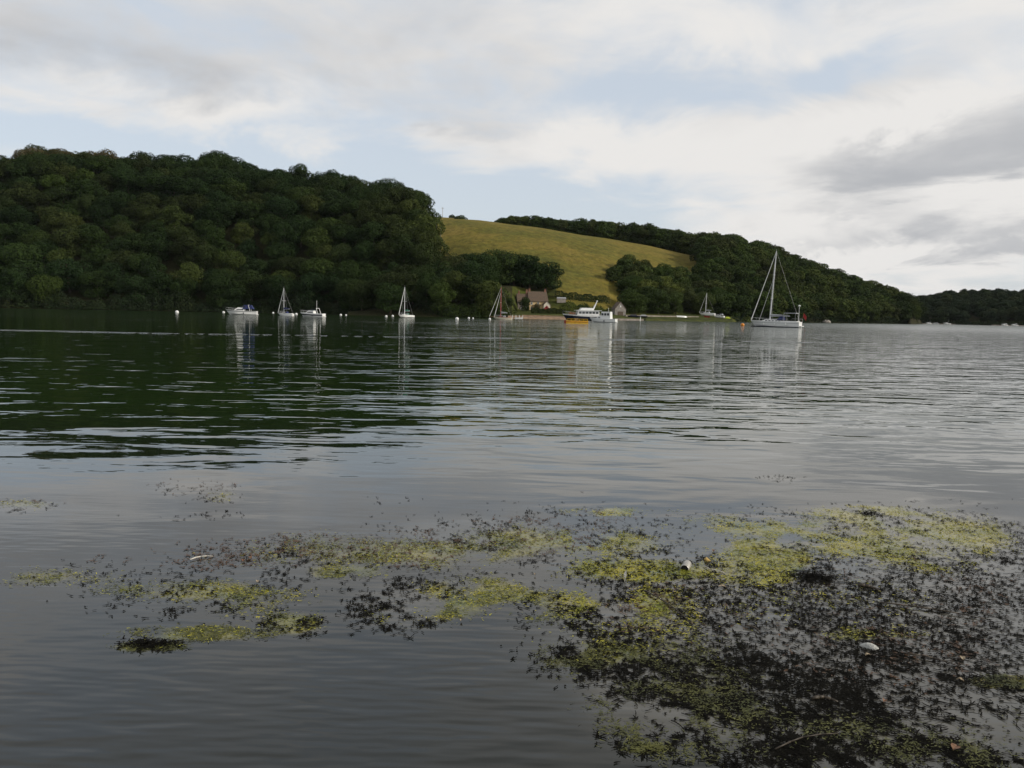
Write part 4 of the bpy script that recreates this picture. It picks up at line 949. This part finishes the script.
def fronds(P, lmin, lmax, w, rise, flat=0., nb=(2, 5)):
    """forked ribbon fragments: triangles-free strips of quads"""
    Q = []
    for (x, y) in P:
        a0 = rng.normal(-.45, .8); L = rng.uniform(lmin, lmax) * rng.choice([1, 1, 1.6]); nbr = rng.integers(nb[0], nb[1])
        for b in range(nbr):
            a = a0 + rng.normal() * .75 + (math.pi if rng.random() < .35 else 0); l = L * rng.uniform(.5, 1); up = rise * rng.random() ** 2.2
            ww = w * rng.uniform(.6, 1.3); n = 3; px = x; py = y; pz = .003; aa = a
            side = np.array([-math.sin(aa), math.cos(aa), rng.uniform(-.16, .16)]); prev = None
            for i in range(n + 1):
                t = i / n; wd = ww * (1 - .55 * t) * (.7 if i == 0 else 1); c = np.array([px, py, pz + .002 + up * t * t])
                p1 = c + side * wd; p2 = c - side * wd
                if prev is not None: Q += [prev[0], prev[1], p2, p1]
                prev = (p1, p2); aa += rng.normal() * .35; px += math.cos(aa) * l / n; py += math.sin(aa) * l / n
    return np.array(Q)
mwr = mat('dark_bladderwrack', (.006, .0055, .004), .8, .5, 8, spec=.05)
mwr2 = mat('red_brown_wrack', (.075, .035, .012), .5, .5, 8, spec=.35)
Pw = sample(WRACK, 25000, 11, s=.38)
o = quads_obj('seaweed', fronds(Pw, .012, .038, .0050, .005, nb=(2, 6)), mwr); tag(o, 'dark broken bladderwrack fragments floating in a wide raft near the shore', 'seaweed', kind='stuff')
Pb = sample([(260, 553, 70, 14, 1), (230, 560, 40, 12, .8), (160, 560, 60, 8, .6), (300, 545, 60, 10, .6), (400, 555, 60, 12, .5), (450, 540, 60, 14, .5), (540, 540, 60, 16, .5), (200, 488, 40, 8, .6), (20, 505, 40, 6, .7), (680, 610, 60, 30, .4), (900, 620, 100, 60, .25), (560, 520, 100, 10, .4)], 1800, 21)
o = quads_obj('seaweed', fronds(Pb, .015, .04, .005, .006), mwr2); tag(o, 'scattered red-brown seaweed scraps among the floating raft', 'seaweed', kind='stuff')
Pl = sample([(850, 640, 190, 100, .8), (900, 590, 130, 40, .8), (700, 640, 120, 60, .4), (480, 600, 80, 20, .2)], 420, 31)
Q = []
for (x, y) in Pl:
    a = rng.normal(-.35, .45); l_ = rng.uniform(.05, .17); w_ = rng.uniform(.0018, .0035); p = np.array([x, y, .006]); prev = None
    for i in range(6):
        sd_ = np.array([-math.sin(a), math.cos(a), .3]) * w_ * (1 - i * .1); cur = (p + sd_, p - sd_)
        if prev is not None: Q += [prev[0], prev[1], cur[1], cur[0]]
        prev = cur; a += rng.normal() * .22; p = p + np.array([math.cos(a), math.sin(a), rng.normal() * .03]) * l_ / 5
o = quads_obj('seaweed_stems', np.array(Q), mwr); tag(o, 'long thin black weed stems lying among the floating fragments', 'seaweed', kind='stuff')
def algae_mat(name, a, b_):
    mt, nt, b = newmat(name); n = nt.nodes; l = nt.links; tc = n.new('ShaderNodeTexCoord'); nz = n.new('ShaderNodeTexNoise'); nz.inputs['Scale'].default_value = 2.5; nz.inputs['Detail'].default_value = 8; nz.inputs['Roughness'].default_value = .7
    l.new(tc.outputs['Object'], nz.inputs['Vector']); r = n.new('ShaderNodeValToRGB'); r.color_ramp.elements[0].position = .35; r.color_ramp.elements[0].color = (*a, 1); r.color_ramp.elements[1].position = .65; r.color_ramp.elements[1].color = (*b_, 1)
    l.new(nz.outputs['Fac'], r.inputs['Fac']); l.new(r.outputs[0], b.inputs['Base Color']); b.inputs['Roughness'].default_value = .6; return mt
Pa = sample(ALGAE, 66000, 3, s=.35)
n_ = len(Pa); ang = rng.normal(.2, .9, n_); ln = rng.uniform(.003, .015, n_); wd = rng.uniform(.001, .004, n_)
c = np.concatenate([Pa, rng.uniform(.002, .008, (n_, 1))], 1); dx = np.stack([np.cos(ang), np.sin(ang) * .8, rng.normal(0, .12, n_)], 1) * ln[:, None]; dw = np.stack([-np.sin(ang), np.cos(ang), rng.normal(0, .25, n_)], 1) * wd[:, None]
Q = np.stack([c - dx - dw, c + dx - dw * .4, c + dx + dw * .4, c - dx + dw], 1).reshape(-1, 3)
near_ = np.repeat(proj_np(Pa[:, 0], Pa[:, 1])[1] + rng.normal(0, 14, n_) > 632, 4) | np.repeat((proj_np(Pa[:, 0], Pa[:, 1])[0] < 560) & (rng.random(n_) < .62), 4)
o = quads_obj('algae', Q[near_], algae_mat('dark_green_algae', (.036, .044, .009), (.115, .115, .020))); tag(o, 'dark olive green algae floating among the wrack nearest the bank', 'algae', kind='stuff')
Q = Q[~near_]
o = quads_obj('algae', Q, algae_mat('filament_algae', (.15, .18, .014), (.48, .42, .03))); tag(o, 'yellow-green filament algae floating in patches across the seaweed raft', 'algae', kind='stuff')

# ------------------------------------------------------------------ single things afloat
def lay(name, mb, m, px, py, rz, label, cat, group=None, z=0, smooth=False):
    g = ground(px, py); o = mb.build(name, m, smooth=smooth); o.location = (g.x, g.y, z); o.rotation_euler = (0, 0, rz); return tag(o, label, cat, group)
# can: open end towards the left of the viewer
g = ground(684.5, 570.5); can = empty('drink_can', (g.x, g.y, .012), R(66), 'pale metal can floating half-sunk with its open end showing, amid green algae', 'can')
def shell_tube(r0, r1, L, n=24):
    v = []; f = []
    for x_, r_ in ((0, r0 * .9), (.006, r0), (L - .01, r0), (L, r0 * .86), (L - .004, r1), (.01, r1), ):
        for k in range(n): a = 2 * PI * k / n; v.append((x_, r_ * math.cos(a), r_ * math.sin(a)))
    for j in range(5):
        for k in range(n): f.append((j * n + k, (j + 1) * n + k, (j + 1) * n + (k + 1) % n, j * n + (k + 1) % n))
    f.append(tuple(range(3 * n, 4 * n))); return v, f
v, f = shell_tube(.034, .031, .115); b = mesh_obj('body', v, f, M['can'], can, True); b.rotation_euler = (0, R(-6), 0)
q = MB().tube((.02, 0, 0), (.1105, 0, 0), .0305, n=24).build('inside', M['canshade'], b)  # near-black plug, the shade of the hollow put into its colour
lay('tin_lid', MB().tube((0, 0, -.01), (.03, .01, .02), .02, .016, 12), M['rustcan'], 709, 561, 2.6, 'small yellowed tin cap beside a brown leaf, right of the can', 'litter')
mb = MB(); mb.sphere((0, 0, 0), .055, 16, 10, (1, .42, .42)); v = [(p[0], p[1] * (1 + .2 * math.sin(p[0] * 60)), p[2] * (1 + .15 * math.cos(p[0] * 45)) + .01) for p in mb.v]
o = mesh_obj('foam_lump', v, mb.f, M['foam'], smooth=True); g = ground(869, 648); o.location = (g.x, g.y, -.004); o.rotation_euler = (0, 0, R(-25)); tag(o, 'oval white lump of foam floating on the dark seaweed', 'litter')
def stick(px0, py0, px1, py1, r, m, label, cat='stick', name='stick', z=.012, bend=.03):
    a = ground(px0, py0); b = ground(px1, py1); d = b - a; mid_ = a + d * .5 + Vector((-d.y, d.x, 0)).normalized() * bend; pts = [Vector((0, 0, z)), a.lerp(mid_, .55) - a + Vector((0, 0, z + .004)), mid_ - a + Vector((0, 0, z)), mid_.lerp(b, .5) - a + Vector((0, 0, z + .002)), b - a + Vector((0, 0, z * .6))]
    o = MB().path(pts, [r, r * 1.1, r, r * .8, r * .5], 7).build(name, M[m], smooth=True); o.location = (a.x, a.y, 0); return tag(o, label, cat)
stick(645, 592, 693, 626, .0045, 'twig', 'long thin dark twig lying diagonally below the can')
stick(775, 752, 838, 735, .0035, 'twig', 'pale brown curved stick near the bottom edge', z=.015)
stick(724, 574, 702, 566, .003, 'palestick', 'thin pale straw floating just right of the can')
stick(190, 561, 213, 557, .005, 'palestick', 'short white stick in the left patch of weed')
stick(858, 586, 880, 592, .012, 'twig', 'thick dark driftwood piece below the yellow-green algae', z=.01)
stick(880, 604, 985, 620, .005, 'twig', 'very long dark stem lying across the right side of the raft')
stick(745, 627, 760, 634, .006, 'twig', 'short black stick in the middle of the raft')
stick(905, 655, 960, 668, .004, 'twig', 'dark stem right of the white foam lump')
stick(812, 700, 838, 703, .009, 'twig', 'stubby brown driftwood stick low in the raft', z=.01)
# feather standing up
g = ground(624.5, 582); o = empty('feather', (g.x, g.y, 0), .3, 'small white feather standing upright in the green algae', 'feather')
MB().path([(0, 0, 0), (.005, 0, .04), (.012, 0, .085)], [.0022, .0018, .001], 6).build('quill', M['palestick'], o)
mesh_obj('vane', [(.003, -.001, .03), (-.008, .002, .045), (-.006, .003, .07), (.013, 0, .092), (.016, -.002, .065), (.012, -.002, .042)], [(0, 1, 2, 3, 4, 5)], M['foam'], o)
def leaf_thing(px, py, L, m, label, group=None):
    L *= .75; g = ground(px, py); v = []; f = []; n = 7
    for i in range(n):
        t = i / (n - 1); w = L * .34 * math.sin(math.pi * min(t * .95 + .04, 1)) ** .8; zz = .006 + .012 * math.sin(t * 3.1) * rng.uniform(.4, 1)
        v += [((t - .5) * L, -w, zz + .006), ((t - .5) * L, 0, zz), ((t - .5) * L, w, zz + .006)]
    for i in range(n - 1):
        for k in range(2): a = i * 3 + k; f.append((a, a + 3, a + 4, a + 1))
    o = mesh_obj('fallen_leaf', v, f, M[m]); o.location = (g.x, g.y, .002); o.rotation_euler = (rng.uniform(-.15, .15), 0, rng.uniform(0, 6)); return tag(o, label, 'leaf', group)
for px, py, L, mm, lb in [(398, 558, .05, 'leafpale', 'pinkish brown leaf on open water left of the green algae'), (714, 552, .06, 'leafbrown', 'curled orange-brown leaf right above the yellow algae'),
    (250, 559, .07, 'leafbrown', 'rust orange leaf in the left weed patch'), (243, 562, .05, 'leafbrown', 'smaller rust orange leaf touching the left weed patch'),
    (722, 588, .07, 'leafpale', 'flat pale pinkish leaf below the yellow algae'), (461, 622, .035, 'leafpale', 'small pale leaf on dark wrack at the middle'),
    (962, 660, .06, 'leafpale', 'broad tan leaf in the right side of the raft'), (868, 657, .05, 'leafpale', 'tan leaf just below the white foam lump'),
    (778, 637, .04, 'leafbrown', 'orange leaf in the middle of the dark raft'), (884, 703, .045, 'leafbrown', 'pinkish leaf low in the dark raft'),
    (960, 682, .05, 'leafpale', 'pale oval leaf near the yellow frond at right'), (535, 576, .03, 'leafpale', 'small cream leaf between the algae mats'), (257, 583, .045, 'leafpale', 'cream round leaf in the left weed patch'), (955, 750, .08, 'leafbrown', 'wet brown leaf at the bottom right edge'), (700, 619, .03, 'leafpale', 'tiny white leaf below the long twig')]:
    leaf_thing(px, py, L, mm, lb)
# dense clumps of wrack
def clump(px, py, rpx, rpy, n, label):
    a = ground(px, py); k = a.y / F; X0 = rng.normal(0, .45, n) * rpx * k; ky = a.y ** 2 / (CAMH * F); Y0 = rng.normal(0, .45, n) * rpy * ky
    Qc = fronds(np.stack([X0, Y0], 1), .02, .05, .006, .014, nb=(2, 5)); o = quads_obj('seaweed_clump', Qc, mwr); o.location = (a.x, a.y, .002); tag(o, label, 'seaweed')
clump(813, 578, 24, 7, 190, 'dense black clump of seaweed at the lower edge of the yellow-green algae')
clump(150, 645, 22, 4, 110, 'narrow black seaweed clump below the left weed patch')
clump(870, 514, 16, 4, 70, 'black seaweed tuft at the far edge of the raft')

# ------------------------------------------------------------------ world and sun
SUN_EL, SUN_AZ = R(27), R(107)          # azimuth measured from +Y towards +X
w = bpy.data.worlds.new('World'); scene.world = w; w.use_nodes = True
nt = w.node_tree; n = nt.nodes; l = nt.links; bg = n['Background']; bg.inputs['Strength'].default_value = .108
sky = n.new('ShaderNodeTexSky'); sky.sky_type = 'NISHITA'; sky.sun_disc = False; sky.sun_elevation = SUN_EL; sky.sun_rotation = SUN_AZ; sky.air_density = 1; sky.dust_density = 2; sky.ozone_density = 1
tc = n.new('ShaderNodeTexCoord'); sp = n.new('ShaderNodeSeparateXYZ'); l.new(tc.outputs['Generated'], sp.inputs[0])
def mm(op, a=None, c=None, d=None, clamp=False):
    q = n.new('ShaderNodeMath'); q.operation = op; q.use_clamp = clamp
    for i, v in enumerate((a, c, d)):
        if v is None: continue
        if isinstance(v, (int, float)): q.inputs[i].default_value = v
        else: l.new(v, q.inputs[i])
    return q.outputs[0]
zc = mm('ADD', mm('MAXIMUM', sp.outputs['Z'], 0), .16)
cv = n.new('ShaderNodeCombineXYZ'); l.new(mm('DIVIDE', sp.outputs['X'], zc), cv.inputs[0]); l.new(mm('DIVIDE', sp.outputs['Y'], zc), cv.inputs[1])
def wn(scale, det, rough, st, off=(0, 0, 0), dist=0, rot=0):
    mp = n.new('ShaderNodeMapping'); mp.inputs['Scale'].default_value = st; mp.inputs['Location'].default_value = off; mp.inputs['Rotation'].default_value = (0, 0, rot); l.new(cv.outputs[0], mp.inputs['Vector'])
    x = n.new('ShaderNodeTexNoise'); x.inputs['Scale'].default_value = scale; x.inputs['Detail'].default_value = det; x.inputs['Roughness'].default_value = rough; x.inputs['Distortion'].default_value = dist; l.new(mp.outputs[0], x.inputs['Vector']); return x.outputs['Fac']
n1 = wn(.55, 7, .52, (1, 1, 1), (3.1, 1.7, 0), .3, .5)
n3 = wn(2.6, 9, .58, (1, 1.1, 1), (1.3, 5.2, 0), .5, .4)
n4 = wn(1.5, 10, .62, (1, .8, 1), (4.3, 9.2, 0), .6, .2)
n2 = wn(1.1, 8, .55, (1, 1.2, 1), (8.3, 2.2, 0), .4, .3)
SX = mm('ADD', sp.outputs['X'], mm('MULTIPLY', mm('SUBTRACT', n2, .5), .30)); SZ = mm('ADD', sp.outputs['Z'], mm('MULTIPLY', mm('SUBTRACT', n4, .5), .16))
def blob(px, py, sx, sy, tilt=0):       # an elliptical patch of sky around a bearing and elevation
    d = ray(px, py).normalized(); a = mm('SUBTRACT', SX, d.x); e = mm('SUBTRACT', SZ, d.z)
    ct, st_ = math.cos(tilt), math.sin(tilt)
    aa = mm('DIVIDE', mm('ADD', mm('MULTIPLY', a, ct), mm('MULTIPLY', e, st_)), sx / F); ee = mm('DIVIDE', mm('ADD', mm('MULTIPLY', a, -st_), mm('MULTIPLY', e, ct)), sy / F)
    return mm('EXPONENT', mm('MULTIPLY', mm('ADD', mm('POWER', mm('ABSOLUTE', aa), 2), mm('POWER', mm('ABSOLUTE', ee), 2)), -1))
def summ(lst):
    s = None
    for wgt, b in lst: q = mm('MULTIPLY', b, wgt); s = q if s is None else mm('ADD', s, q)
    return s
# where the blue shows through (negative = less cloud)
cover = summ([(-.36, blob(690, 84, 180, 26, .12)), (-.22, blob(860, 60, 60, 22, .5)), (-.2, blob(420, 150, 60, 20)), (-.15, blob(640, 230, 110, 22)), (-.26, blob(250, 165, 290, 34, -.06)), (-.22, blob(480, 205, 150, 45)), (.25, blob(330, 25, 420, 60)), (.22, blob(150, 110, 170, 22)), (.24, blob(560, 150, 200, 34)), (.3, blob(960, 150, 130, 70)), (.2, blob(880, 220, 300, 50)), (.15, blob(950, 20, 150, 28))])
over = mm('MULTIPLY', mm('MAXIMUM', mm('SUBTRACT', sp.outputs['Z'], .36), 0), 1.2)
cl = mm('ADD', mm('ADD', mm('ADD', mm('MULTIPLY', n1, 1.0), mm('MULTIPLY', mm('SUBTRACT', n3, .5), .8)), cover), mm('ADD', over, .10))
cm_ = n.new('ShaderNodeMapRange'); cm_.interpolation_type = 'SMOOTHSTEP'; cm_.inputs['From Min'].default_value = .42; cm_.inputs['From Max'].default_value = .84; l.new(cl, cm_.inputs['Value'])
# how dark the cloud is
dark = summ([(.56, blob(955, 150, 120, 30, .16)), (.42, blob(1000, 232, 75, 13)), (.3, blob(860, 252, 70, 8)), (-.35, blob(950, 100, 110, 10, .25)), (-.3, blob(985, 195, 90, 10)), (.2, blob(420, 120, 90, 10)), (.32, blob(120, 60, 330, 40)), (.16, blob(300, 10, 300, 40)), (-.28, blob(960, 88, 90, 16, .25)), (-.3, blob(850, 15, 160, 25)), (-.22, blob(200, 118, 160, 22)), (-.10, blob(640, 170, 260, 60)), (.14, blob(800, 175, 90, 14)), (.12, blob(620, 185, 120, 12)), (-.2, blob(900, 262, 260, 22)), (.22, blob(870, 205, 80, 12))])
dk = mm('ADD', mm('ADD', mm('MULTIPLY', n2, .75), mm('MULTIPLY', mm('SUBTRACT', n4, .5), .8)), dark)
dk = mm('ADD', dk, mm('MULTIPLY', mm('MAXIMUM', mm('SUBTRACT', sp.outputs['Z'], .42), 0), 2.0))
dm = n.new('ShaderNodeMapRange'); dm.interpolation_type = 'SMOOTHSTEP'; dm.inputs['From Min'].default_value = .26; dm.inputs['From Max'].default_value = 1.0; l.new(dk, dm.inputs['Value'])
cc = n.new('ShaderNodeMix'); cc.data_type = 'RGBA'; cc.inputs[6].default_value = (6.95, 6.82, 6.65, 1); cc.inputs[7].default_value = (3.9, 4.0, 4.2, 1); l.new(dm.outputs[0], cc.inputs[0])
skm = n.new('ShaderNodeVectorMath'); skm.operation = 'MULTIPLY'; skm.inputs[1].default_value = (1.0, 1.0, 1.0); l.new(sky.outputs[0], skm.inputs[0])
# thin veil over the blue
ve = n.new('ShaderNodeMix'); ve.data_type = 'RGBA'; ve.inputs[0].default_value = .68; l.new(skm.outputs[0], ve.inputs[6]); ve.inputs[7].default_value = (6.2, 6.7, 7.3, 1)
fm = n.new('ShaderNodeMix'); fm.data_type = 'RGBA'; l.new(cm_.outputs[0], fm.inputs[0]); l.new(ve.outputs[2], fm.inputs[6]); l.new(cc.outputs[2], fm.inputs[7])
l.new(fm.outputs[2], bg.inputs['Color'])
sd = bpy.data.lights.new('sun', 'SUN'); sd.energy = 2.4; sd.angle = R(2.5); sd.color = (1, .93, .82)
so = bpy.data.objects.new('sun', sd); COL.objects.link(so)
sv = Vector((math.sin(SUN_AZ) * math.cos(SUN_EL), math.cos(SUN_AZ) * math.cos(SUN_EL), math.sin(SUN_EL)))
so.rotation_euler = sv.to_track_quat('Z', 'Y').to_euler(); so.location = (60, -20, 80)

# air between the camera and the far shore
hz = MB().box(-3700, 3700, -340, 3700, -5.5, 190).build('haze', None)
hm = bpy.data.materials.new('river_haze'); hm.use_nodes = True; hn = hm.node_tree; hn.nodes.remove(hn.nodes['Principled BSDF'])
pv = hn.nodes.new('ShaderNodeVolumePrincipled'); pv.inputs['Color'].default_value = (.86, .92, 1, 1); pv.inputs['Density'].default_value = .000018; hn.links.new(pv.outputs[0], hn.nodes['Material Output'].inputs['Volume'])
hz.data.materials.clear(); hz.data.materials.append(hm); tag(hz, 'thin pale haze lying over the river valley', 'haze', kind='stuff')
scene.view_settings.view_transform = 'Standard'; scene.view_settings.look = 'None'; scene.view_settings.gamma = 1; scene.view_settings.exposure = .14
scene.view_settings.use_curve_mapping = False
scene.cycles.use_denoising = True
scene.cycles.max_bounces = 6; scene.cycles.diffuse_bounces = 3; scene.cycles.glossy_bounces = 3
